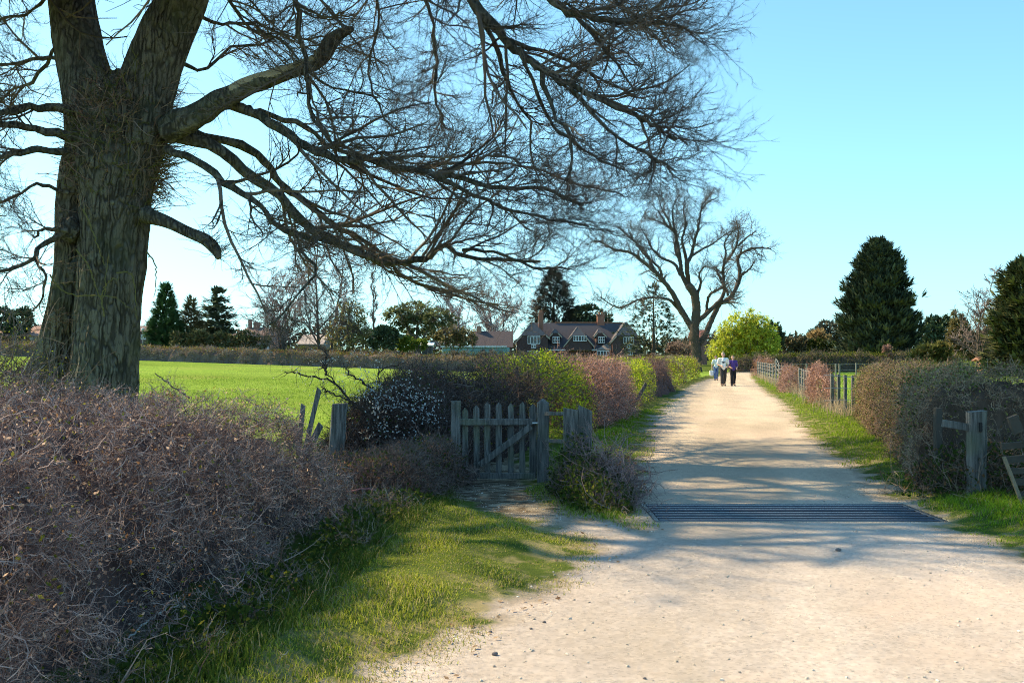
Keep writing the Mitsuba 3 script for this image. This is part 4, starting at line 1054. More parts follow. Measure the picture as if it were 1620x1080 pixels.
# -- right of the lane
conifer('huge dark broad conifer standing behind the level hedge right of the lane', 1390, 108, 386, [(0, 43), (0.24, 47), (0.38, 47), (0.52, 43), (0.66, 37), (0.8, 30), (0.91, 21), (0.955, 12), (1, 2)], 3, 6000, 0.9, ((0.034, 0.056, 0.046), (0.13, 0.15, 0.085)), lift=0.8, lump=0.75, m=7, gap=0.33, tips=420)
conifer('dark conifer cut off by the right edge of the picture', 1634, 78, 414, [(0, 54), (0.3, 54), (0.6, 47), (0.8, 40), (0.94, 28), (0.98, 14), (1, 4)], 4, 3300, 0.8, ((0.045, 0.065, 0.04), (0.16, 0.165, 0.07)), lift=0.4, lump=0.8, m=7, gap=0.36, tips=300)
bare_tree('pale bare many-stemmed tree between the two big conifers on the right', 1546, 86, 446, 54, 5, stems=4, n1=14, fork=0.2, ang=34, trunk_col=(0.16, 0.13, 0.11), r=0.17)
leafy('wide flat-topped cedar far off between the big conifer and the bare tree', 1490, 165, [(1490, 508, 22, 5), (1478, 522, 15, 6), (1502, 520, 14, 5), (1484, 540, 20, 12)], 6, 900, 0.8, DKGREEN, name='cedar', trunk=2.2, bsdf='bark')
leafy('rounded olive shrub right of the foot of the huge dark conifer', 1472, 88, [(1470, 563, 22, 18), (1450, 572, 13, 11), (1488, 560, 14, 16)], 7, 800, 0.42, ((0.10, 0.11, 0.03), (0.22, 0.21, 0.07)), name='shrub', cat='shrub', twigs=40)
leafy('tall brown-green budding thicket behind the white shed on the right', 1512, 120, [(1512, 528, 16, 30), (1530, 545, 22, 22), (1560, 545, 22, 26)], 8, 900, 0.6, ((0.12, 0.11, 0.045), (0.24, 0.20, 0.09)), name='thicket', cat='thicket', twigs=120)
leafy('small pink flowering shrub at the right foot of the huge conifer', 1404, 96, [(1404, 556, 7, 10)], 9, 160, 0.3, ((0.26, 0.15, 0.13), (0.40, 0.26, 0.22)), name='shrub', cat='shrub', twigs=60, gap=0.5)
leafy('fresh yellow-green willow beside the lane behind the walkers', 1180, 128, [(1178, 515, 30, 26), (1155, 535, 26, 30), (1200, 530, 28, 32), (1180, 552, 50, 26), (1215, 548, 18, 26), (1140, 555, 22, 22)], 10, 6500, 0.42, WILLOW, name='willow', trunk=2.6, droop=1.1, hollow=0.12, twigs=260, m=4, gap=0.43)
leafy('small dark evergreen at the right shoulder of the willow', 1224, 136, [(1224, 525, 10, 14), (1230, 538, 8, 12)], 11, 420, 0.5, DKGREEN, name='evergreen', trunk=1.5, bsdf='bark')
leafy('low brown-green scrub right of the willow', 1252, 150, [(1245, 548, 20, 14), (1270, 550, 18, 13), (1285, 552, 12, 10)], 12, 900, 0.6, ((0.07, 0.065, 0.035), (0.15, 0.125, 0.07)), name='scrub', cat='scrub', bsdf='bark', twigs=60)
leafy('far grey-brown tree group left of the huge dark conifer', 1318, 200, [(1318, 525, 22, 14), (1296, 530, 14, 10), (1340, 530, 16, 20)], 13, 800, 0.9, ((0.10, 0.10, 0.07), (0.20, 0.18, 0.13)), name='tree', bsdf='bark', twigs=80)
leafy('far orange-brown tree in front of the grey group left of the huge conifer', 1296, 175, [(1294, 533, 13, 9), (1304, 540, 9, 8)], 14, 300, 0.7, ((0.30, 0.20, 0.09), (0.44, 0.32, 0.16)), name='tree', twigs=30)
for k, (px, h, w_) in enumerate(((1284, 22, 5), (1296, 24, 8), (1308, 18, 5.5), (1318, 18, 5.5))):
    nm = ('leftmost', 'second from the left, the biggest', 'third from the left', 'rightmost')[k]
    conifer(f'clipped dark column of yew, {nm} of the row of four', px, 132, 560 - h, [(0, w_ * 0.8), (0.3, w_), (0.8, w_ * 0.9), (0.95, w_ * 0.5), (1, 0.5)], 20 + k, 420, 0.34, ((0.03, 0.05, 0.015), (0.09, 0.11, 0.03)), name='clipped_yew', lump=0.06, lift=0.5)
    labels[number('clipped_yew').rsplit('_', 1)[0] if False else sorted(x for x in labels if x.startswith('clipped_yew') and '__' not in x)[-1]]['group'] = 'row of clipped yew columns'
leafy('low dark bushes along the paddock before the white shed', 1470, 84, [(1440, 582, 10, 8), (1495, 582, 20, 7), (1480, 585, 16, 6)], 15, 500, 0.3, ((0.02, 0.025, 0.015), (0.06, 0.06, 0.035)), name='bush', cat='bush', bsdf='bark')

# -- behind the field, left to right
leafy('dark rounded evergreens at the left edge behind the tiled roof', 22, 150, [(2, 507, 14, 18), (32, 508, 17, 20)], 30, 800, 0.7, DKGREEN, name='evergreen', trunk=1.6, bsdf='bark')
leafy('low brown scrub along the far hedge at the left edge', 20, 118, [(-10, 540, 22, 10), (30, 541, 24, 7), (62, 542, 20, 7)], 31, 500, 0.5, ((0.10, 0.085, 0.05), (0.2, 0.16, 0.10)), name='scrub', cat='scrub', bsdf='bark')
conifer('spiky blue-green spruce just right of the oak trunk', 262, 125, 454, [(0, 24), (0.15, 26), (0.4, 24), (0.6, 17), (0.8, 9), (0.93, 4), (1, 0.6)], 32, 1500, 0.75, SPRUCE, lift=0.25, lump=0.5, flat=0.3, tips=160)
conifer('dull olive conical evergreen between the spruce and the cedar', 302, 128, 472, [(0, 20), (0.3, 20), (0.6, 15), (0.85, 7), (1, 1)], 33, 900, 0.7, ((0.10, 0.105, 0.06), (0.21, 0.20, 0.11)), lift=0.3, lump=0.35)
conifer('layered cedar with level boughs right of the spruce', 343, 132, 457, [(0, 26), (0.25, 32), (0.45, 28), (0.62, 22), (0.8, 15), (0.93, 7), (1, 1)], 34, 900, 0.85, ((0.07, 0.105, 0.065), (0.18, 0.215, 0.13)), lift=0.05, lump=0.7, layers=9, name='cedar', flat=0.15)
leafy('mixed green and brown garden shrubs below the cedar', 350, 118, [(285, 536, 16, 10), (318, 536, 18, 12), (350, 538, 18, 10), (385, 537, 16, 12), (410, 540, 14, 9)], 35, 900, 0.5, ((0.07, 0.08, 0.035), (0.17, 0.16, 0.08)), name='shrubbery', cat='shrubs', bsdf='bark', twigs=60)
bare_tree('wide bare many-stemmed tree with a pinkish twiggy crown beyond the field', 447, 122, 428, 60, 36, stems=6, n1=16, fork=0.18, twig=(0.20, 0.14, 0.135), twig2=(0.48, 0.37, 0.355), ang=30, dens=1.15, r=0.16)
bare_tree('very tall slender bare tree with a straight trunk, left of a leaning one', 508, 128, 366, 62, 37, n1=16, fork=0.3, twig=(0.22, 0.17, 0.165), twig2=(0.50, 0.42, 0.41), r=0.28, ang=36)
bare_tree('tall bare tree with a trunk leaning to the right, behind the oak bough', 522, 131, 392, 40, 38, n1=12, fork=0.35, lean=(2.2, 0), twig=(0.22, 0.17, 0.165), twig2=(0.50, 0.42, 0.41), r=0.24)
leafy('tall olive-brown budding tree right of the leaning bare tree', 552, 126, [(552, 500, 26, 26), (545, 528, 34, 26), (575, 530, 18, 24)], 39, 1700, 0.42, BUDDING, name='budding_tree', trunk=1.6, twigs=420, hollow=0.15, m=3, gap=0.47)
bare_tree('thin upright bare poplar beyond the field hedge', 591, 134, 436, 16, 40, n1=16, fork=0.3, up=0.2, ang=22, twig=(0.20, 0.16, 0.15), twig2=(0.36, 0.30, 0.28), r=0.17)
leafy('dark glossy evergreen bush at the foot of the thin poplar', 612, 120, [(612, 533, 20, 17), (598, 541, 14, 9)], 41, 600, 0.5, DKGREEN, name='bush', cat='bush', bsdf='bark')
leafy('spreading tree with a flat olive crown on forked dark limbs', 660, 136, [(660, 492, 38, 13), (630, 500, 24, 14), (695, 505, 28, 14), (660, 512, 32, 14)], 42, 1900, 0.5, ((0.09, 0.115, 0.05), (0.19, 0.21, 0.10)), name='flat_crowned_tree', trunk=3.6, hollow=0.3, m=4, gap=0.46, twigs=160)
leafy('bright green bushes below the flat-crowned tree', 645, 122, [(640, 543, 17, 9), (664, 545, 12, 7)], 43, 420, 0.45, ((0.12, 0.17, 0.03), (0.22, 0.28, 0.05)), name='bush', cat='bush')
bare_tree('pale bare tree with a rounded crown left of the tall house', 790, 205, 446, 48, 44, n1=15, fork=0.25, twig=(0.26, 0.21, 0.21), twig2=(0.44, 0.37, 0.37), r=0.3, stems=3)
bare_tree('smaller pale bare tree behind the barn roof', 722, 200, 470, 36, 45, n1=12, twig=(0.26, 0.21, 0.21), twig2=(0.44, 0.37, 0.37), r=0.24, stems=2)
leafy('olive garden trees left of the barn', 720, 150, [(712, 530, 20, 18), (738, 535, 16, 16), (690, 525, 16, 16)], 46, 1200, 0.5, ((0.14, 0.13, 0.06), (0.27, 0.24, 0.12)), name='garden_tree', trunk=1.4, twigs=160, m=4, gap=0.45, hollow=0.25)
conifer('dark ragged conifer rising behind the house', 876, 214, 430, [(0, 38), (0.4, 36), (0.6, 32), (0.78, 22), (0.9, 12), (1, 2)], 47, 2200, 1.15, ((0.03, 0.042, 0.036), (0.10, 0.10, 0.07)), lift=0.05, lump=0.6, tips=160, gap=0.3)
leafy('dark rounded evergreen behind the right half of the house roof', 930, 222, [(928, 500, 26, 16), (915, 508, 20, 14), (950, 506, 16, 12)], 48, 900, 0.95, DKGREEN, name='evergreen', trunk=2, bsdf='bark')
conifer('pale grey-green feathery cedar in front of the right end of the house', 1034, 150, 450, [(0, 42), (0.2, 46), (0.42, 40), (0.62, 28), (0.82, 17), (0.94, 8), (1, 2)], 49, 1500, 0.75, ((0.075, 0.10, 0.065), (0.18, 0.20, 0.13)), lift=0.15, lump=0.9, name='cedar', flat=0.5, gap=0.47)
leafy('pale reddish shrubs round the foot of the great bare tree', 1075, 104, [(1070, 552, 16, 9), (1088, 556, 10, 7)], 50, 320, 0.4, ((0.22, 0.15, 0.12), (0.34, 0.25, 0.21)), name='shrub', cat='shrub', twigs=60)

# the distant wood that closes the view
rng = np.random.default_rng(60)
n = 7000
x = rng.uniform(-260, 260, n)
y = 262 + 14 * rng.random(n)
hh = 3.5 + 5.0 * meshkit.fbm(np.column_stack([x * 0.06, x * 0, x * 0]), 4, 3)
p = np.column_stack([x, y, hh * rng.random(n) + 0.035 * np.clip(-x - 5, 0, 75)])
col = rand_col(rng, n, (0.06, 0.06, 0.04), (0.15, 0.13, 0.085))
Mesh().add(*sprays(rng, p, unit(rdir(rng, n) + A(0, -0.6, 0.5)), 1.9, col, 4, 0.9, 0.9)).put('distant_wood', 'bark')
labels['distant_wood'] = {'label': 'hazy grey-brown line of far-off woodland along the horizon', 'category': 'wood', 'kind': 'stuff'}

# -- the great bare tree at the far end of the lane, limb by limb
rng = np.random.default_rng(61)
GY_ = 96.0
GT = thing('old_bare_tree', 'great gnarled bare tree with twisting limbs standing left of the lane beyond the hedges', 'tree')


def zp(X, Y_, dy=0.0):
    return at(940 + X / 3.723, 290 + Y_ / 3.723, GY_ + dy)


LIMBS = [
    ('trunk', 31, 22, [(600, 1120), (602, 1060), (600, 980), (590, 900), (596, 800), (600, 720), (590, 650), (556, 600)]),
    ('branch', 15, 3, [(560, 620), (520, 540), (510, 470), (482, 380), (480, 300), (430, 250), (360, 215), (295, 205)]),
    ('branch', 14, 3, [(556, 600), (548, 480), (575, 420), (590, 350), (610, 280), (625, 200), (640, 130), (690, 60)]),
    ('branch', 11, 3, [(550, 540), (538, 420), (520, 330), (542, 240), (530, 170), (532, 80)]),
    ('branch', 10, 3, [(512, 470), (490, 330), (470, 240), (465, 150), (500, 70)]),
    ('branch', 10, 3, [(510, 540), (470, 470), (400, 440), (340, 380), (310, 320), (270, 250)]),
    ('branch', 8, 2.5, [(576, 425), (640, 385), (700, 355), (760, 310), (820, 275)]),
    ('branch', 19, 4, [(592, 880), (520, 760), (470, 660), (420, 590), (360, 520), (300, 470), (220, 410), (120, 390), (50, 350), (0, 335)]),
    ('branch', 9, 3, [(350, 505), (320, 430), (270, 370), (200, 310), (140, 250)]),
    ('branch', 9, 3, [(400, 570), (385, 500), (300, 420), (230, 330), (200, 270)]),
    ('branch', 11, 3, [(560, 830), (480, 720), (430, 682), (330, 672), (250, 690), (160, 730), (90, 710), (40, 670)]),
    ('branch', 20, 4, [(600, 960), (650, 900), (690, 810), (740, 710), (790, 690), (840, 610), (860, 540), (850, 440), (890, 400), (960, 380), (1040, 385)]),
    ('branch', 15, 3.5, [(610, 810), (680, 750), (760, 660), (762, 560), (762, 490), (830, 390), (850, 300), (840, 220)]),
    ('branch', 9, 6, [(660, 765), (675, 670), (720, 632), (770, 610), (790, 660)]),
    ('branch', 7, 2.5, [(765, 480), (778, 410), (770, 350), (820, 280), (870, 250)]),
    ('branch', 8, 3, [(862, 545), (920, 500), (945, 460)]),
    ('branch', 6, 3, [(750, 570), (725, 520), (722, 490)]),
    ('branch', 10, 3, [(605, 660), (628, 590), (622, 530), (660, 480)]),
    ('branch', 7, 2.5, [(848, 370), (900, 320), (960, 280)]),
    ('branch', 6, 2.5, [(640, 150), (670, 110), (740, 80)]),
    ('branch', 7, 2.5, [(480, 300), (440, 220), (400, 150), (380, 80)]),
    ('branch', 6, 2.5, [(430, 250), (390, 180), (340, 120)]),
]
tw = Mesh()
for i, (nm, r0, r1, pts) in enumerate(LIMBS):
    s = rng.normal() * 1.6
    w = np.array([zp(X, Y_, s * k / len(pts) + (rng.normal() * 0.25 if i else 0)) for k, (X, Y_) in enumerate(pts)])
    n = max(16, len(pts) * 6)
    w = spline(w, n)
    w += 0.02 * rng.normal(size=w.shape)
    rr = 1.0 * (r0 + (r1 - r0) * np.linspace(0, 1, n) ** 0.8) / 3.723 * GY_ / F
    if nm == 'trunk':
        rr[:6] *= np.linspace(1.5, 1.0, 6)
    part(GT, nm, Mesh().add(*tube_path(w, rr, 10, ridge(seed=80 + i, n=5, amp=0.05)), (0.085, 0.07, 0.062)), 'bark', smooth=True)
    if nm == 'trunk':
        continue
    L = np.linalg.norm(np.diff(w, axis=0), axis=1).sum()
    P1, R1 = None, None
    p, d, r_, t, _ = spawn(rng, w[None], rr[None], int(L / 0.30), 0.3, 45)
    P1, R1 = grow(rng, p, d, rng.uniform(0.6, 2.4, len(t)) * (1.1 - 0.4 * t), np.maximum(r_ * 0.45, 0.024), 6, 0.22, 0.05)
    tw.add(*tubes(P1, R1, 4), np.repeat(rand_col(rng, len(P1), (0.12, 0.10, 0.09), (0.22, 0.18, 0.165)), 24, 0))
    p, d, r_, t, _ = spawn(rng, P1, R1, 8, 0.15, 42)
    P2, R2 = grow(rng, p, d, rng.uniform(0.4, 1.1, len(t)), np.full(len(t), 0.014), 4, 0.22, 0.05)
    tw.add(*tubes(P2, R2, 3), np.repeat(rand_col(rng, len(P2), (0.10, 0.082, 0.078), (0.22, 0.18, 0.17)), 12, 0))
    p, d, r_, t, _ = spawn(rng, P2, R2, 4, 0.2, 42)
    tw.add(*spikes(p, p + d * rng.uniform(0.2, 0.5, (len(p), 1)), np.full(len(p), 0.013)), np.repeat(rand_col(rng, len(p), (0.12, 0.095, 0.095), (0.24, 0.195, 0.19)), 4, 0))
b = zp(600, 900)
p = b + rng.normal(size=(700, 3)) * A(0.9, 0.6, 1.3)
P, R = grow(rng, p, rdir(rng, 700), np.full(700, 0.8), np.full(700, 0.014), 4, 0.3, 0.05)
tw.add(*tubes(P, R, 3), np.repeat(rand_col(rng, 700, (0.13, 0.10, 0.09), (0.28, 0.21, 0.18)), 12, 0))
part(GT, 'crown', tw, 'bark', kind='stuff')
# ---------------------------------------------------------------- buildings behind the field
def poly_mesh(m, pts, c):
    """one flat convex polygon"""
    m.add(pts, [[0, k, k + 1] for k in range(1, len(pts) - 1)], c)


def slab(m, pts, t, c):
    """a convex polygon in space with thickness t below it"""
    p = np.asarray(pts, float)
    n = unit(np.cross(p[1] - p[0], p[2] - p[0]))
    q = p - n * t
    k = len(p)
    f = [[0, i, i + 1] for i in range(1, k - 1)] + [[k, k + i + 1, k + i] for i in range(1, k - 1)]
    for i in range(k):
        j = (i + 1) % k
        f += [[i, k + i, k + j], [i, k + j, j]]
    m.add(np.vstack([p, q]), f, c)


ROOF, HUNG, BRICK, CREAM, WHITE, GLASS = (0.082, 0.072, 0.082), (0.085, 0.052, 0.048), (0.20, 0.105, 0.08), (0.42, 0.34, 0.26), (0.78, 0.78, 0.76), (0.035, 0.045, 0.055)


def window(parent, x0, x1, z0, z1, y, n, frame=0.12, rows=1):
    """a white casement of n lights on a wall that faces the camera at depth y"""
    m = Mesh()
    for a, b, c, d in ((x0, x1, z0, z0 + frame), (x0, x1, z1 - frame, z1)):
        m.box(a, b, y - 0.08, y + 0.1, c, d, WHITE)
    for k in range(n + 1):
        xc = x0 + (x1 - x0) * k / n
        m.box(max(x0, xc - frame / 2), min(x1, xc + frame / 2), y - 0.08, y + 0.1, z0 + frame, z1 - frame, WHITE)
    for k in range(1, rows):
        zc = z0 + (z1 - z0) * k / rows
        m.box(x0, x1, y - 0.06, y + 0.08, zc - 0.03, zc + 0.03, WHITE)
    key = part(parent, 'window', m, 'matte')
    for k in range(n):
        a, b = x0 + (x1 - x0) * k / n + frame / 2, x0 + (x1 - x0) * (k + 1) / n - frame / 2
        part(key, 'pane', Mesh().box(a, b, y - 0.02, y + 0.06, z0 + frame, z1 - frame, GLASS), 'pane_glass')
    return key


scene['pane_glass'] = {'type': 'principled', 'base_color': {'type': 'rgb', 'value': [0.05, 0.06, 0.07]}, 'roughness': 0.12, 'specular': 0.6}
HY = 190.0


def hx(X):
    return (800 + X / 7.364 - CX) * HY / F


def hz(Y_):
    return EYE + (HZ - (480 + Y_ / 7.364)) * HY / F


HOUSE = thing('tall_house', 'large dark tile-hung house with steep gables, dormers and two brick chimneys beyond the field', 'house')
zr, ze = hz(215), hz(540)
w = Mesh().box(hx(160), hx(1560), HY + 1.2, HY + 9, -0.3, ze + 0.1, BRICK)
part(HOUSE, 'wall', w, 'matte')
part(HOUSE, 'fascia', Mesh().box(hx(490), hx(1235), HY - 0.12, HY - 0.02, ze - 0.14, ze + 0.10, WHITE), 'matte')
r = Mesh()
slab(r, [(hx(420), HY, ze), (hx(1300), HY, ze), (hx(1400), HY + 5, zr), (hx(320), HY + 5, zr)], 0.18, ROOF)
slab(r, [(hx(1300), HY + 10, ze), (hx(420), HY + 10, ze), (hx(320), HY + 5, zr), (hx(1400), HY + 5, zr)], 0.18, ROOF)
rk = part(HOUSE, 'roof', r, 'matte')
part(rk, 'ridge', Mesh().box(hx(590), hx(1400), HY + 4.85, HY + 5.15, zr - 0.05, zr + 0.16, (0.36, 0.16, 0.09)), 'matte')


def gable(xl, xa, xr, zl, za, zr_, y, yb, zh, hip, zb, label=None, board=True):
    """a gabled wing: eaves at (xl, zl) and (xr, zr_), apex (xa, za); above height zh the gable leans back by HIP"""
    fl, fr = (zh - zl) / (za - zl), (zh - zr_) / (za - zr_)
    L, R = xl + (xa - xl) * fl, xr + (xa - xr) * fr
    g = Mesh()
    poly_mesh(g, [(xl + 0.15, y, zb), (xr - 0.15, y, zb), (xr - 0.15, y, zr_), (R, y, zh), (L, y, zh), (xl + 0.15, y, zl)], HUNG)
    for x in (xl + 0.15, xr - 0.15):
        z1 = zl if x < xa else zr_
        g.box(min(x, x + 0.01), x + 0.02, y, yb, zb, z1, BRICK)
    part(HOUSE, 'gable', g, 'matte')
    q = Mesh()
    slab(q, [(xl - 0.25, y - 0.15, zl - 0.15), (L, y - 0.15, zh), (xa, y + hip, za), (xa, yb, za), (xl - 0.25, yb, zl - 0.15)][::-1], 0.16, ROOF)
    slab(q, [(xr + 0.25, y - 0.15, zr_ - 0.15), (R, y - 0.15, zh), (xa, y + hip, za), (xa, yb, za), (xr + 0.25, yb, zr_ - 0.15)], 0.16, ROOF)
    slab(q, [(L - 0.1, y - 0.22, zh - 0.03), (R + 0.1, y - 0.22, zh - 0.03), (xa, y + hip, za + 0.02)], 0.12, (0.12, 0.108, 0.112))
    part(HOUSE, 'gable_roof', q, 'matte')
    if board:
        b = Mesh()
        slab(b, [(xl - 0.3, y - 0.2, zl - 0.42), (xl - 0.3, y - 0.2, zl - 0.1), (L, y - 0.2, zh + 0.08), (L, y - 0.2, zh - 0.25)], 0.09, CREAM)
        part(HOUSE, 'barge_board', b, 'matte')
        b = Mesh()
        slab(b, [(xr + 0.3, y - 0.2, zr_ - 0.1), (xr + 0.3, y - 0.2, zr_ - 0.42), (R, y - 0.2, zh - 0.25), (R, y - 0.2, zh + 0.08)], 0.09, CREAM)
        part(HOUSE, 'barge_board', b, 'matte')


gable(hx(120), hx(312), hx(495), hz(452), hz(220), hz(400), HY - 1.6, HY + 9, hz(372), 1.4, -0.3)
window(HOUSE, hx(252), hx(398), hz(472), hz(380), HY - 1.7, 4)
window(HOUSE, hx(296), hx(352), hz(522), hz(476), HY - 1.7, 2, 0.16)
window(HOUSE, hx(245), hx(395), hz(600), hz(552), HY - 1.7, 4)
gable(hx(1222), hx(1402), hx(1570), hz(452), hz(222), hz(440), HY - 1.6, HY + 9, hz(375), 1.4, -0.3)
window(HOUSE, hx(1362), hx(1482), hz(476), hz(388), HY - 1.7, 4)
window(HOUSE, hx(1400), hx(1462), hz(528), hz(482), HY - 1.7, 2, 0.16)
window(HOUSE, hx(1410), hx(1470), hz(600), hz(556), HY - 1.7, 2)
gable(hx(690), hx(845), hx(1010), hz(490), hz(275), hz(490), HY - 0.5, HY + 3.5, hz(372), 1.0, hz(545))
window(HOUSE, hx(784), hx(942), hz(442), hz(374), HY - 0.6, 5)
for xa, xl, xr, w0, w1 in ((577, 525, 640, 548, 630), (1097, 1048, 1165, 1080, 1158)):
    gable(hx(xl), hx(xa), hx(xr), hz(378), hz(300), hz(378), HY + 0.6, HY + 4, hz(340), 0.35, hz(470))
    window(HOUSE, hx(w0), hx(w1), hz(462), hz(384), HY + 0.5, 3, rows=2)
p = Mesh()
slab(p, [(hx(1055), HY - 1.2, hz(538)), (hx(1225), HY - 1.2, hz(538)), (hx(1225), HY + 0.2, hz(475)), (hx(1150), HY + 0.2, hz(475))], 0.15, (0.24, 0.20, 0.18))
part(HOUSE, 'porch_roof', p, 'matte')
window(HOUSE, hx(1062), hx(1200), hz(610), hz(548), HY - 1.1, 4)
for k, (x0, x1, z0, z1, y) in enumerate(((388, 440, 380, 120, HY + 1.5), (1092, 1178, 260, 132, HY + 4.5))):
    c = Mesh().box(hx(x0), hx(x1), y, y + 1.3, hz(z0), hz(z1), (0.30, 0.13, 0.085))
    c.box(hx(x0) - 0.1, hx(x1) + 0.1, y - 0.1, y + 1.4, hz(z1), hz(z1) + 0.28, (0.26, 0.12, 0.08))
    ck = part(HOUSE, 'chimney', c, 'matte')
    for j in range(2):
        xc = hx(x0) + (hx(x1) - hx(x0)) * (0.3 + 0.4 * j)
        part(ck, 'pot', Mesh().add_tm(trimesh.creation.cylinder(radius=0.16, height=0.5, sections=10, transform=trimesh.transformations.translation_matrix([xc, y + 0.6, hz(z1) + 0.5])), (0.33, 0.16, 0.10)), 'matte', 40)


def simple_house(name, label, px0, px1, py_ridge, py_eave, Y, roof_c, wall_c, depth=7, chimneys=(), cat='house', hip=0.0, windows=()):
    k = thing(name, label, cat)
    x0, x1 = (px0 - CX) / F * Y, (px1 - CX) / F * Y
    zr_, ze_ = top_z(py_ridge, Y), top_z(py_eave, Y)
    g = float(height((x0 + x1) / 2, Y))
    part(k, 'wall', Mesh().box(x0 + 0.3, x1 - 0.3, Y + 0.3, Y + depth - 0.3, g - 0.3, ze_ + 0.02, wall_c), 'matte')
    r_ = Mesh()
    slab(r_, [(x0, Y, ze_), (x1, Y, ze_), (x1 - hip, Y + depth / 2, zr_), (x0 + hip, Y + depth / 2, zr_)], 0.15, roof_c)
    slab(r_, [(x1, Y + depth, ze_), (x0, Y + depth, ze_), (x0 + hip, Y + depth / 2, zr_), (x1 - hip, Y + depth / 2, zr_)], 0.15, roof_c)
    if hip:
        slab(r_, [(x0, Y + depth, ze_), (x0, Y, ze_), (x0 + hip, Y + depth / 2, zr_)], 0.15, roof_c)
        slab(r_, [(x1, Y, ze_), (x1, Y + depth, ze_), (x1 - hip, Y + depth / 2, zr_)], 0.15, roof_c)
    else:
        for x in (x0 + 0.31, x1 - 0.31):
            r_.add([(x, Y + 0.3, ze_ - 0.1), (x, Y + depth - 0.3, ze_ - 0.1), (x, Y + depth / 2, zr_ - 0.15)], [[0, 1, 2]], wall_c)
    part(k, 'roof', r_, 'matte')
    for px, w_, py in chimneys:
        xc, hw = (px - CX) / F * Y, w_ * Y / F / 2
        part(k, 'chimney', Mesh().box(xc - hw, xc + hw, Y + depth / 2 - 0.5, Y + depth / 2 + 0.5, zr_ - 0.8, top_z(py, Y), (0.32, 0.16, 0.11)), 'matte')
    for a, b, c, d, n in windows:
        window(k, (a - CX) / F * Y, (b - CX) / F * Y, top_z(d, Y), top_z(c, Y), Y + 0.3, n)
    return k


simple_house('barn', 'low dark purple-roofed barn left of the tall house', 744, 812, 523, 549, 178, (0.085, 0.065, 0.07), (0.12, 0.075, 0.065), 8, [(757, 7, 515)], cat='barn')
k = thing('flat_roofed_building', 'low teal building with a flat white-edged roof in front of the barn', 'building')
Y = 160
part(k, 'wall', Mesh().box((700 - CX) / F * Y, (806 - CX) / F * Y, Y, Y + 5, -0.2, top_z(549.5, Y), (0.20, 0.36, 0.36)), 'matte')
part(k, 'roof', Mesh().box((697 - CX) / F * Y, (801 - CX) / F * Y, Y - 0.3, Y + 5.3, top_z(549.3, Y), top_z(546.8, Y), (0.70, 0.72, 0.70)), 'matte')
for px in (762, 774):
    part(k, 'window', Mesh().box((px - CX) / F * Y, (px + 5 - CX) / F * Y, Y - 0.05, Y + 0.1, top_z(555.5, Y), top_z(552, Y), GLASS), 'pane_glass')
simple_house('tiled_cottage', 'long low cottage roof of pink-red tiles at the left edge behind the shrub', -40, 92, 515, 531, 150, (0.36, 0.21, 0.18), (0.4, 0.36, 0.3), 7, cat='cottage')
k = simple_house('slate_cottage', 'small dark slate roof with a pale gable end just left of the oak trunk', 50, 110, 512, 520, 165, (0.11, 0.10, 0.115), (0.55, 0.54, 0.5), 6, cat='cottage')
simple_house('brick_house', 'purplish brick house half hidden between the oak trunk and the spruce', 196, 246, 514, 524, 146, (0.17, 0.11, 0.105), (0.17, 0.10, 0.10), 7, [(230, 6, 511)], windows=[(222, 230, 529, 537, 2)])
simple_house('chimneyed_house', 'brown-roofed house with a tall pale chimney behind the garden shrubs right of the cedar', 366, 430, 517, 530, 150, (0.17, 0.115, 0.10), (0.24, 0.15, 0.12), 7, [(386, 4, 504), (397, 9, 508)], hip=1.5, windows=[(372, 380, 532, 539, 2)])
simple_house('pale_barn', 'long pale-roofed barn beyond the wide many-stemmed tree', 470, 512, 528, 544, 150, (0.38, 0.31, 0.28), (0.17, 0.14, 0.125), 9, cat='barn')
simple_house('brick_cottage', 'little brick cottage glimpsed beyond the old bare tree trunk', 1098, 1122, 521, 533, 160, (0.26, 0.11, 0.10), (0.3, 0.15, 0.12), 6, cat='cottage')
simple_house('garden_shed', 'small white shed below the flat-crowned tree', 664, 686, 541, 545.5, 128, (0.74, 0.74, 0.72), (0.08, 0.07, 0.06), 3, cat='shed')
simple_house('white_shed', 'small white shed beyond the paddock right of the olive shrub', 1491, 1503, 562.5, 565.5, 100, (0.5, 0.5, 0.48), (0.68, 0.68, 0.64), 2.2, cat='shed')
simple_house('orange_hut', 'tiny orange hut at the foot of the right-hand conifer', 1551, 1560, 565, 569, 82, (0.3, 0.15, 0.11), (0.42, 0.21, 0.15), 1.6, cat='hut')

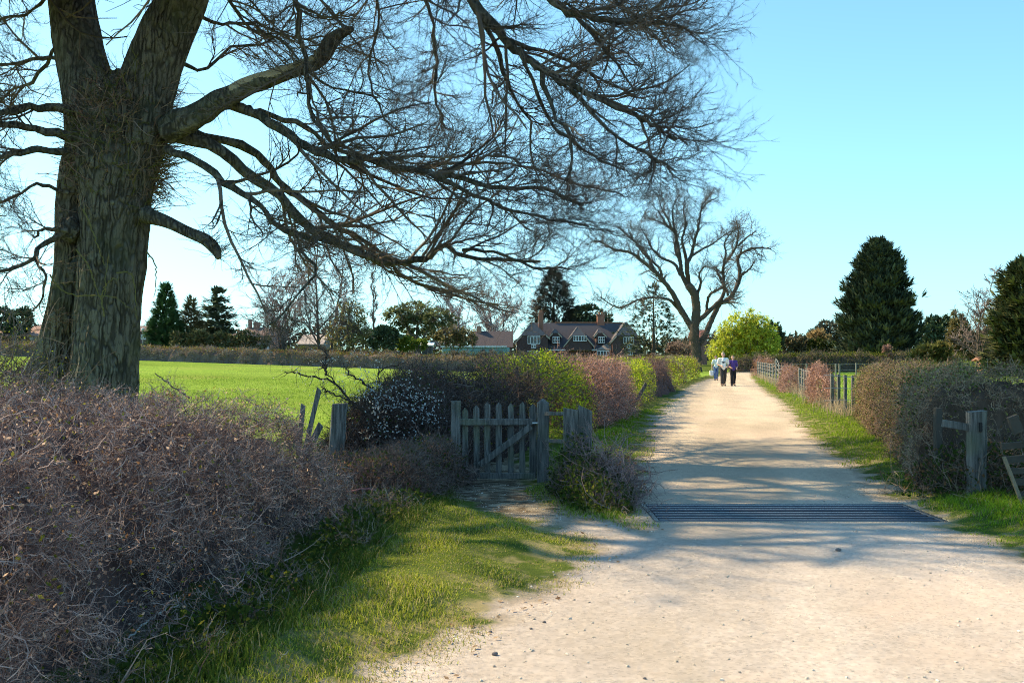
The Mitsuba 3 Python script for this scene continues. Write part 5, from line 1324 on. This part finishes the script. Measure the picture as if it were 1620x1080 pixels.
# parked vehicles showing over the far hedge
def far_car(label, px, Y, w_, zc, col, name='parked_car', cat='car', van=False):
    k = thing(name, label, cat)
    c = ground_at(px, Y)
    L, W, H = w_, 1.75, 1.5 if not van else 2.1
    prof = [(-0.5, 0.25), (-0.5, 0.62), (-0.36, 0.68), (-0.24, 1.0), (0.24, 1.0), (0.42, 0.66), (0.5, 0.58), (0.5, 0.25)] if not van else [(-0.5, 0.2), (-0.5, 1.0), (0.3, 1.0), (0.42, 0.6), (0.5, 0.5), (0.5, 0.2)]
    pg = Polygon([(a * L, b * H) for a, b in prof]).buffer(0.06).buffer(-0.03)
    b = trimesh.creation.extrude_polygon(pg, W)
    b.apply_transform(trimesh.transformations.rotation_matrix(np.pi / 2, [1, 0, 0]))
    b.apply_translation(c + A(0, W / 2, 0))
    part(k, 'body', Mesh().add_tm(b, col), 'matte')
    lo, hi = (-0.22, 0.24) if not van else (0.12, 0.36)
    part(k, 'window', Mesh().box(c[0] + lo * L, c[0] + hi * L, c[1] - W / 2 - 0.01, c[1] - W / 2 + 0.05, c[2] + 0.68 * H, c[2] + 0.93 * H, GLASS), 'pane_glass')
    for s in (-0.3, 0.3):
        t = trimesh.creation.cylinder(radius=0.32, height=0.22, sections=18, transform=trimesh.transformations.rotation_matrix(np.pi / 2, [1, 0, 0]))
        t.apply_translation(c + A(s * L, -W / 2 + 0.08, 0.32))
        part(k, 'wheel', Mesh().add_tm(t, (0.03, 0.03, 0.03)), 'matte', 40)


far_car('white van just showing over the far hedge below the many-stemmed tree', 409, 120, 2.9, 0, (0.75, 0.76, 0.76), 'parked_van', 'van', True)
far_car('dark car parked behind the far hedge right of the white van', 482, 122, 4.1, 0, (0.05, 0.055, 0.07))
# lamp post by the brick house
k = thing('lamp_post', 'pale lamp post with a round white head right of the oak trunk', 'lamp post')
b = ground_at(226, 126)
part(k, 'post', Mesh().add(*tube_path(b + np.linspace(0, 1, 6)[:, None] * A(0, 0, top_z(523, 126) - b[2]), np.full(6, 0.06), 8), (0.5, 0.5, 0.48)), 'bark', True)
s = trimesh.creation.icosphere(2, 0.22)
s.apply_translation(A(b[0], b[1], top_z(521, 126)))
part(k, 'lamp_head', Mesh().add_tm(s, (0.8, 0.8, 0.78)), 'matte', True)
# ---------------------------------------------------------------- gate, posts, cattle grid, fences
rng = np.random.default_rng(90)


def wood(m, a, b, w, d, top=None, tilt=0.0, point=0.0):
    """a squared timber from a to b: width w across the view, depth d; the upper end cut to a point or slanted"""
    a, b = np.asarray(a, float), np.asarray(b, float)
    t = unit(b - a)
    s = unit(np.cross(t, A(0, 1, 0)) if abs(t[1]) < 0.9 else np.cross(t, A(0, 0, 1)))
    f = np.cross(s, t)
    e = min(w, d) * 0.10
    pts = []
    for k in range(7):
        q = a + (b - a) * k / 6
        q = q + s * rng.normal() * w * 0.012 + f * rng.normal() * d * 0.012
        ww, dd = w * (1 + 0.02 * rng.normal()), d * (1 + 0.02 * rng.normal())
        ring = [(-ww / 2 + e, -dd / 2), (ww / 2 - e, -dd / 2), (ww / 2, -dd / 2 + e), (ww / 2, dd / 2 - e), (ww / 2 - e, dd / 2), (-ww / 2 + e, dd / 2), (-ww / 2, dd / 2 - e), (-ww / 2, -dd / 2 + e)]
        for x, y in ring:
            pts.append(q + s * x + f * y + (t * tilt * x / w if k == 6 else 0))
    if point:
        pts.append(b + t * point)
    else:
        pts.append(b + t * 0.002)
    pts.append(a)
    f_ = []
    for k in range(6):
        for j in range(8):
            o, o2 = k * 8 + j, k * 8 + (j + 1) % 8
            f_ += [[o, o2, o2 + 8], [o, o2 + 8, o + 8]]
    for j in range(8):
        f_ += [[48 + j, 48 + (j + 1) % 8, 56], [(j + 1) % 8, j, 57]]
    f_ = [[i, j, k] for i, k, j in f_] if np.dot(np.cross(s, f), t) < 0 else f_
    m.add(pts, f_)
    return m


def gp(px, py, Y):
    return at(px, py, Y)


# picket gate
GY2 = 13.4
GATE = thing('picket_gate', 'small grey wooden picket gate with a diagonal brace at the end of the footpath', 'gate')
part(GATE, 'rail', wood(Mesh(), gp(726, 667, GY2), gp(847, 667, GY2), 0.085, 0.05), 'grey_wood', 30)
part(GATE, 'rail', wood(Mesh(), gp(730, 752, GY2), gp(847, 752, GY2), 0.075, 0.05), 'grey_wood', 30)
part(GATE, 'brace', wood(Mesh(), gp(759, 735, GY2 - 0.045), gp(840, 674, GY2 - 0.045), 0.08, 0.035), 'grey_wood', 30)
for i, px in enumerate((736, 754, 771, 789, 808, 826, 843)):
    top = (650, 646, 641, 642, 643, 641, 644)[i]
    a, b = gp(px, 756 + rng.normal(), GY2 + 0.045), gp(px + rng.normal() * 0.6, top, GY2 + 0.045)
    part(GATE, 'picket', wood(Mesh(), a, b, 0.08 if i < 6 else 0.10, 0.025, point=0.05), 'grey_wood', 30)
m = Mesh()
m.add(*tube_path(np.array([gp(842, 669, GY2 - 0.04), gp(852, 668.5, GY2 - 0.05)]), A(0.012, 0.012), 8), (0.62, 0.63, 0.63))
part(GATE, 'latch', m, 'steel', True)
k = thing('gate_post', 'square grey post with a pointed top that the picket gate latches to', 'post')
part(k, 'post', wood(Mesh(), at(859, 782, GY2), gp(859, 637, GY2), 0.155, 0.15, point=0.06), 'grey_wood', 30)
k = thing('gate_post', 'dark hinge post of the picket gate half buried in the hedge', 'post')
part(k, 'post', wood(Mesh(), gp(721, 775, GY2 + 0.03), gp(721, 634, GY2 + 0.03), 0.12, 0.12), 'grey_wood', 30)
k = thing('split_post', 'broad weathered grey post beside the picket gate, nearer of a pair of split posts', 'post')
a = gp(902, 800, 12.6)
a[2] = -0.1
part(k, 'post', wood(Mesh(), a, gp(903, 647, 12.6), 0.178, 0.13, tilt=0.03), 'grey_wood', 30)
k = thing('split_post', 'broad weathered post with a slanting top, the one nearer the lane of the split pair', 'post')
a = gp(925, 800, 12.75)
a[2] = -0.1
part(k, 'post', wood(Mesh(), a, gp(925, 645, 12.75), 0.172, 0.12, tilt=0.075), 'grey_wood', 30)
k = thing('fence_rails', 'two short grey rails joining the gate post to the split posts', 'fence')
part(k, 'rail', wood(Mesh(), gp(866, 654, 13.25), gp(897, 654, 12.75), 0.085, 0.045), 'grey_wood', 30)
part(k, 'rail', wood(Mesh(), gp(866, 697, 13.25), gp(897, 698, 12.75), 0.085, 0.045), 'grey_wood', 30)
# old post and leaning stakes left of the blackthorn
k = thing('old_post', 'stout grey fence post standing between the leaning stakes and the blackthorn', 'post')
part(k, 'post', wood(Mesh(), gp(530, 745, 13.3), gp(538, 638, 13.3), 0.19, 0.16, tilt=-0.02), 'grey_wood', 30)
for lb, p0, p1, w_ in (('short upright broken stake, leftmost of the leaning stakes', (472, 720), (480, 640), 0.055), ('longest stake, leaning right at the back of the broken stakes', (480, 725), (505, 615), 0.055),
                       ('split stake leaning low to the right in front of the other stakes', (476, 735), (508, 671), 0.08), ('dark stub beside the leaning stakes', (467, 700), (469, 670), 0.04)):
    k = number('broken_stake')
    labels[k] = {'label': lb, 'category': 'stake'}
    Y = 12.5 + 0.1 * rng.normal()
    wood(Mesh(), gp(*p0, Y), gp(*p1, Y), w_, 0.05, tilt=0.03).put(k, 'grey_wood', 30)
k = number('broken_stake')
labels[k] = {'label': 'pale stake end leaning out of the far end of the rosy hedge beside the lane', 'category': 'stake'}
wood(Mesh(), gp(1008, 632, 28.5), gp(1022, 606, 28.5), 0.09, 0.07, tilt=0.04).put(k, 'grey_wood', 30)
k = number('broken_stake')
labels[k] = {'label': 'thin pale post rising from the top of the hedge left of the young green stretch', 'category': 'stake'}
wood(Mesh(), gp(819, 612, 18.2), gp(818, 579, 18.2), 0.055, 0.05).put(k, 'grey_wood', 30)

# right-hand gatepost
PY = 11.55
k = thing('wooden_gatepost', 'tall squared pale gatepost with a slot, in front of the corner hedge on the right', 'post')
a = gp(1544, 800, PY)
a[2] = -0.1
part(k, 'post', wood(Mesh(), a, gp(1544, 650, PY), 0.185, 0.15, tilt=-0.015), 'grey_wood', 30)
part(k, 'bolt_slot', Mesh().box(*(np.array([gp(1543, 0, PY)[0], gp(1547, 0, PY)[0]])), PY - 0.10, PY - 0.06, gp(0, 682, PY)[2], gp(0, 667, PY)[2], (0.02, 0.02, 0.02)), 'matte')
part(k, 'rail_stub', wood(Mesh(), gp(1491, 669, PY + 0.02), gp(1533, 676, PY + 0.02), 0.085, 0.06), 'grey_wood', 30)
k = thing('wooden_gatepost', 'dark slim post sunk in the corner hedge left of the slotted gatepost', 'post')
a = gp(1483, 790, 12.3)
a[2] = -0.1
part(k, 'post', wood(Mesh(), a, gp(1483, 645, 12.3), 0.085, 0.085), 'dark_wood', 30)

# broken slatted panel
SY = 10.9
k = thing('slatted_panel', 'broken slatted wooden panel leaning in the hedge at the right edge', 'panel')
for i, (a, b, c, d, w_) in enumerate(((1583, 706, 1720, 692, 0.075), (1590, 727, 1720, 716, 0.075), (1598, 745, 1720, 738, 0.07), (1602, 762, 1720, 760, 0.075), (1610, 783, 1720, 784, 0.07))):
    part(k, 'slat', wood(Mesh(), gp(a, b, SY), gp(c, d, SY + 0.1), w_, 0.03), 'dark_wood', 30)
part(k, 'edge_pole', wood(Mesh(), gp(1587, 722, SY - 0.05), gp(1624, 818, SY - 0.12), 0.035, 0.03), 'brown_pole', 30, label='pale pole down the slanting edge of the panel')
part(k, 'upright', wood(Mesh(), gp(1690, 690, SY + 0.14), gp(1696, 800, SY + 0.14), 0.06, 0.05), 'dark_wood', 30)
k = thing('wooden_block', 'small wooden block tilted on the end of a thin stick above the slatted panel', 'block')
part(k, 'block', wood(Mesh(), gp(1610, 684, 10.8), gp(1600, 658, 10.8), 0.11, 0.05), 'dark_wood', 30)
part(k, 'stick', wood(Mesh(), gp(1607, 672, 10.84), gp(1632, 730, 10.84), 0.022, 0.022), 'dark_wood', 30)

# cattle grid
GRID = thing('cattle_grid', 'steel cattle grid of blue-grey bars set across the gravel lane', 'cattle grid')
for x0, x1, y0, y1 in ((GX0, GX1, GY0, GY0 + 0.05), (GX0, GX1, GY1 - 0.05, GY1), (GX0, GX0 + 0.06, GY0 + 0.05, GY1 - 0.05), (GX1 - 0.06, GX1, GY0 + 0.05, GY1 - 0.05)):
    part(GRID, 'frame', Mesh().box(x0, x1, y0, y1, -0.18, 0.003, (0.085, 0.085, 0.09), bevel=0.008), 'steel', False)
for k in range(7):
    y0 = GY0 + 0.105 + k * 0.165
    dz = 0.004 * rng.random()
    part(GRID, 'bar', Mesh().box(GX0 + 0.06, GX1 - 0.06, y0, y0 + 0.055, -0.10, 0.002 + dz, (0.115, 0.125, 0.155), bevel=0.007), 'steel', False)
for x in (GX0 + 0.8, (GX0 + GX1) / 2, GX1 - 0.8):
    part(GRID, 'bearer', Mesh().box(x - 0.04, x + 0.04, GY0 + 0.05, GY1 - 0.05, -0.2, -0.105, (0.07, 0.07, 0.08)), 'steel', False)

# fences on the right
def post_at(parent, px, Y, ptop, w_, lean=0.0, bsdf='pale_wood'):
    b = ground_at(px, Y)
    t = A(b[0] + lean, Y, top_z(ptop, Y))
    part(parent, 'post', wood(Mesh(), b - A(0, 0, 0.15), t, w_, w_, tilt=0.01), bsdf, 30)
    return b, t


def wires(parent, tops, hs, r):
    for h in hs:
        m = Mesh()
        p = np.array([b * (1 - h) + t * h + A(0, -0.06, 0) for b, t in tops])
        m.add(*tube_path(spline(p, max(8, 5 * len(p))), np.full(max(8, 5 * len(p)), r), 5), (0.30, 0.31, 0.32))
        part(parent, 'wire', m, 'bark')


F1 = thing('wire_fence', 'short wire fence of four dark posts between the corner hedge and a rosy clump', 'fence')
ends = [post_at(F1, px, 29.0 + 0.15 * i, 591 + i, 0.085, 0, 'grey_wood') for i, px in enumerate((1316, 1326.5, 1337, 1349))]
ends = [(at(1303, 652, 29), at(1303, 590, 29))] + ends + [(at(1366, 655, 29.6), at(1366, 595, 29.6))]
wires(F1, ends, (0.30, 0.62, 0.95), 0.010)
F2 = thing('wire_fence', 'pale wire fence between the two rosy clumps on the right of the lane', 'fence')
ends = [post_at(F2, 810 + 1600 * x / y, y, HZ + (EYE - 1.12) * F / y, 0.075, rng.normal() * 0.03) for x, y in ((12.25, 43.0), (11.75, 41.0), (11.3, 39.0), (10.85, 37.2), (10.45, 35.6), (10.2, 34.2))]
wires(F2, ends, (0.35, 0.65, 0.95), 0.012)
F3 = thing('wire_fence', 'long pale wire-mesh fence at the far end of the lane on the right', 'fence')
ys = np.linspace(49, 77, 13)
ends = [post_at(F3, 810 + 1600 * np.interp(y, [48, 77], [13.3, 18.7]) / y, y, HZ + (EYE - (1.45 if i == 4 else 1.12)) * F / y, 0.09) for i, y in enumerate(ys)]
wires(F3, ends, (0.2, 0.4, 0.6, 0.8, 0.97), 0.014)
F4 = thing('paddock_fence', 'thin pale posts and wire across the back of the paddock', 'fence')
ends = [post_at(F4, px, 74 + 0.3 * i, 574.5 + 0.6 * rng.normal(), 0.10) for i, px in enumerate((1254, 1276, 1299, 1322, 1328, 1354, 1379, 1402, 1422, 1440, 1461))]
wires(F4, ends, (0.5, 0.95), 0.012)
k = thing('field_gate', 'pale horizontal bar barrier beyond the paddock right of the white shed', 'barrier')
for py in (575.5, 581.5):
    part(k, 'rail', wood(Mesh(), gp(1504, py, 90), gp(1533, py, 90), 0.14, 0.08), 'pale_wood', 30)
for px in (1505, 1518, 1532):
    post_at(k, px, 90.1, 573.5, 0.14)
scene['steel'] = {'type': 'principled', 'base_color': VC, 'roughness': 0.4, 'metallic': 0.6, 'specular': 0.5}
scene['pale_wood'] = {'type': 'twosided', 'bsdf': {'type': 'principled', 'base_color': {'type': 'rgb', 'value': [0.19, 0.185, 0.17]}, 'roughness': 0.8, 'specular': 0.2}}
scene['dark_wood'] = {'type': 'twosided', 'bsdf': {'type': 'principled', 'base_color': {'type': 'rgb', 'value': [0.075, 0.066, 0.056]}, 'roughness': 0.85, 'specular': 0.2}}
scene['brown_pole'] = {'type': 'twosided', 'bsdf': {'type': 'principled', 'base_color': {'type': 'rgb', 'value': [0.25, 0.19, 0.13]}, 'roughness': 0.8, 'specular': 0.2}}
# ---------------------------------------------------------------- walkers
def chain_mesh(bones, refine=0.035, it=10):
    """bones: (joint a, radius, joint b, radius) -> one smooth continuous body"""
    sph = {}

    def ball(p, r):
        k = (tuple(np.round(p, 4)), round(r, 4))
        if k not in sph:
            sph[k] = m3.Manifold.sphere(r, 16).translate(tuple(map(float, p)))
        return sph[k]
    parts = [m3.Manifold.batch_hull([ball(a, ra), ball(b, rb)]) for a, ra, b, rb in bones]
    m = m3.Manifold.batch_boolean(parts, m3.OpType.Add).refine_to_length(refine).to_mesh()
    t = trimesh.Trimesh(m.vert_properties[:, :3].astype(float), m.tri_verts, process=True)
    trimesh.smoothing.filter_taubin(t, lamb=0.5, nu=0.53, iterations=it)
    return t


def walker(key_label, px, Y, H, skin, shirt, trousers, hair, shoe, stride=0.18, face=0.0, bag=None, arms='swing', sleeve=0.5, build=1.0, logo=False, long_hair=False):
    k = thing('person', key_label, 'person')
    s = H / 1.75
    b = ground_at(px, Y)
    B = build

    def P(x, y, z):
        c, sn = math.cos(face), math.sin(face)
        return b + A(c * x - sn * y, sn * x + c * y, z) * s
    # y is towards the back; walkers come towards the camera (-y)
    hipL, hipR = P(-0.09, 0, 0.92), P(0.09, 0, 0.92)
    knL, knR = P(-0.10, -0.10 - stride * 0.4, 0.50), P(0.10, 0.03 + stride * 0.1, 0.49)
    anL, anR = P(-0.10, -0.02 - stride, 0.09), P(0.10, 0.06 + stride, 0.12)
    toL, toR = P(-0.11, -0.20 - stride, 0.035), P(0.11, -0.13 + stride, 0.035)
    pel, wai, che, nk, hd = P(0, 0, 0.96), P(0, 0.0, 1.10), P(0, 0.0, 1.30), P(0, 0.0, 1.48), P(0, -0.015, 1.625)
    shL, shR = P(-0.185 * B, 0, 1.405), P(0.185 * B, 0, 1.405)
    if arms == 'held':
        elL, elR = P(-0.25 * B, 0.06, 1.13), P(0.25 * B, 0.05, 1.13)
        wrL, wrR = P(-0.14, -0.18, 1.06), P(0.17, -0.20, 1.02)
    else:
        elL, elR = P(-0.25 * B, 0.07, 1.13), P(0.25 * B, -0.01, 1.13)
        wrL, wrR = P(-0.27 * B, 0.00, 0.90), P(0.26 * B, -0.16, 0.93)
    body = [(hipL, .085 * s, knL, .058 * s), (knL, .058 * s, anL, .040 * s), (anL, .042 * s, toL, .030 * s), (hipR, .085 * s, knR, .058 * s), (knR, .058 * s, anR, .040 * s), (anR, .042 * s, toR, .030 * s),
            (hipL, .09 * s, hipR, .09 * s), (pel, .125 * s * B, wai, .12 * s * B), (wai, .12 * s * B, che, .13 * s * B), (shL, .065 * s, shR, .065 * s), (che, .13 * s * B, nk, .055 * s), (nk, .055 * s, P(0, -0.005, 1.56), .052 * s),
            (P(0, 0.0, 1.66), .088 * s, P(0, -0.03, 1.585), .062 * s), (P(0, 0.01, 1.67), .090 * s, P(0, 0, 1.63), .085 * s), (P(0, -0.085, 1.625), .018 * s, P(0, -0.105, 1.605), .014 * s),
            (P(-0.085, 0.01, 1.635), .02 * s, P(-0.088, 0.01, 1.61), .016 * s), (P(0.085, 0.01, 1.635), .02 * s, P(0.088, 0.01, 1.61), .016 * s),
            (shL, .052 * s, elL, .040 * s), (elL, .040 * s, wrL, .028 * s), (shR, .052 * s, elR, .040 * s), (elR, .040 * s, wrR, .028 * s)]
    t = chain_mesh(body, 0.04)
    hands = []
    for wr, el, sd in ((wrL, elL, 1), (wrR, elR, -1)):
        d = unit(wr - el)
        u = unit(np.cross(d, A(0, 1, 0.2)))
        palm = wr + d * 0.085 * s
        hands.append((wr, .028 * s, palm, .034 * s))
        for i, ln in enumerate((.065, .078, .072, .055)):
            f0 = palm + u * (i - 1.5) * 0.019 * s
            f1 = f0 + (d * 0.6 + A(0, -0.25, -0.2)) * ln * 0.6 * s
            hands += [(f0, .010 * s, f1, .009 * s), (f1, .009 * s, f1 + (d * 0.5 + A(0, -0.5, -0.15)) * ln * 0.6 * s, .008 * s)]
        th = wr + d * 0.03 * s - u * sd * 0.03 * s
        hands.append((th, .012 * s, th + (d * 0.6 - u * sd * 0.4 + A(0, -0.4, 0)) * 0.06 * s, .009 * s))
    h = chain_mesh(hands, 0.02, 4)
    part(k, 'body', Mesh().add_tm(t, skin).add_tm(h, skin), 'matte', True)
    tr = chain_mesh([(hipL, .108 * s * B, knL, .085 * s), (knL, .085 * s, anL + A(0, 0, 0.0), .070 * s), (hipR, .108 * s * B, knR, .085 * s), (knR, .085 * s, anR, .070 * s), (hipL, .115 * s * B, hipR, .115 * s * B), (pel, .14 * s * B, P(0, 0, 1.03), .14 * s * B)], 0.05, 6)
    part(k, 'trousers', Mesh().add_tm(tr, trousers), 'matte', True)
    eL, eR = shL + (elL - shL) * min(1, sleeve * 1.6), shR + (elR - shR) * min(1, sleeve * 1.6)
    bones = [(pel + A(0, 0, .01), .150 * s * B, wai, .142 * s * B), (wai, .142 * s * B, che, .150 * s * B), (shL, .082 * s, shR, .082 * s), (che, .150 * s * B, P(0, 0, 1.43), .085 * s), (shL, .078 * s, eL, .066 * s), (shR, .078 * s, eR, .066 * s)]
    if sleeve > 0.8:
        bones += [(elL, .06 * s, elL + (wrL - elL) * 0.9, .045 * s), (elR, .06 * s, elR + (wrR - elR) * 0.9, .045 * s)]
    sh_ = chain_mesh(bones, 0.045, 6)
    part(k, 'shirt', Mesh().add_tm(sh_, shirt), 'matte', True)
    if logo:                                         # dark printed motif on the chest, laid on the cloth
        lg = Mesh()
        g = np.linspace(-1, 1, 13)
        X, Z = np.meshgrid(g, g)
        o = np.stack([X.ravel() * 0.10, np.full(X.size, -0.4), 1.24 + Z.ravel() * 0.09], 1)
        o = np.array([P(*q) for q in o])
        d = np.tile((P(0, 1, 0) - P(0, 0, 0)) / s, (len(o), 1))
        hit, ri, _ = sh_.ray.intersects_location(o, d, multiple_hits=False)
        pos = np.full((len(o), 3), np.nan)
        pos[ri] = hit - d[ri] * 0.006
        i_, j_ = np.meshgrid(np.arange(12), np.arange(12))
        mask = ((np.hypot(i_ - 4.0, j_ - 5.5) < 3.6) | ((i_ > 7) & (np.abs(j_ - 6) < 3.0) & ((i_ + j_) % 3 > 0)))
        o_ = (j_ * 13 + i_)[mask]
        q = np.stack([o_, o_ + 1, o_ + 14, o_ + 13], -1)
        q = q[~np.isnan(pos[q]).any((1, 2))]
        if len(q):
            lg.add(np.nan_to_num(pos), q, (0.10, 0.11, 0.13))
            part(k, 'shirt_print', lg, 'matte')
    hr = chain_mesh([(P(0, 0.02, 1.685), .094 * s, P(0, 0.045, 1.63), .085 * s)] + ([(P(0, 0.05, 1.64), .085 * s, P(0, 0.06, 1.50), .06 * s)] if long_hair else []), 0.03, 3)
    part(k, 'hair', Mesh().add_tm(hr, hair), 'matte', True)
    for an, to, nm in ((anL, toL, 'shoe'), (anR, toR, 'shoe')):
        st = chain_mesh([(an - A(0, 0, 0.03), .05 * s, to, .042 * s), (an - A(0, -0.05, 0.05), .045 * s, to, .042 * s)], 0.04, 4)
        part(k, nm, Mesh().add_tm(st, shoe), 'matte', True)
    for ex in (-0.032, 0.032):
        e = trimesh.creation.icosphere(1, 0.011 * s)
        e.apply_translation(P(ex, -0.087, 1.645))
        part(k, 'eye', Mesh().add_tm(e, (0.03, 0.025, 0.02)), 'matte', True)
    mo = trimesh.creation.icosphere(1, 1.0)
    mo.vertices = mo.vertices * A(0.024, 0.008, 0.007) * s + P(0, -0.088, 1.565)
    part(k, 'mouth', Mesh().add_tm(mo, (0.36, 0.13, 0.11)), 'matte', True)
    return k, wrL, wrR, s


walker('man in a white printed t-shirt and dark trousers walking down the lane', 1144, 54.0, 1.78, (0.56, 0.33, 0.26), (0.78, 0.78, 0.76), (0.045, 0.040, 0.042), (0.42, 0.33, 0.25), (0.10, 0.08, 0.07), stride=0.16, arms='held', logo=True, build=1.12)
walker('woman in a purple top and black trousers walking beside the man', 1159.5, 54.2, 1.62, (0.56, 0.34, 0.26), (0.085, 0.045, 0.24), (0.018, 0.016, 0.022), (0.20, 0.12, 0.06), (0.03, 0.03, 0.03), stride=0.10, arms='held', sleeve=0.7, long_hair=True)
k3, wl, wr, s3 = walker('person in a pale top and blue jeans walking behind the man', 1132.5, 66.0, 1.60, (0.5, 0.30, 0.24), (0.62, 0.72, 0.70), (0.085, 0.14, 0.30), (0.09, 0.055, 0.045), (0.05, 0.04, 0.05), stride=0.12, sleeve=0.5, long_hair=True)
kb = thing('carrier_bag', 'white carrier bag hanging from the hand of the person behind', 'bag')
hb = wl + A(-0.02, -0.02, -0.13)
bg = m3.Manifold.hull_points(np.array([[x * (0.10 + 0.05 * (z < 0.2)), y * 0.07, -z * 0.40] for x in (-1, 1) for y in (-1, 1) for z in (0.15, 0.6, 1)] + [[0.17, 0, -0.24], [-0.16, 0, -0.3], [0, 0.09, -0.3], [0, -0.09, -0.3]], np.float32)).refine_to_length(0.05).to_mesh()
tb = trimesh.Trimesh(bg.vert_properties[:, :3].astype(float), bg.tri_verts)
tb.vertices += 0.03 * (np.stack([vnoise(tb.vertices, 9, i) for i in range(3)], 1) - 0.5)
tb.apply_translation(hb)
part(kb, 'sack', Mesh().add_tm(tb, (0.80, 0.81, 0.82)), 'matte', 40)
for s_ in (-1, 1):
    q = spline([hb + A(s_ * 0.06, -0.03, -0.06), hb + A(s_ * 0.03, -0.03, 0.05), hb + A(0, -0.02, 0.085)], 8)
    part(kb, 'handle', Mesh().add(*tube_path(q, np.full(8, 0.008), 5), (0.8, 0.81, 0.82)), 'matte', True)
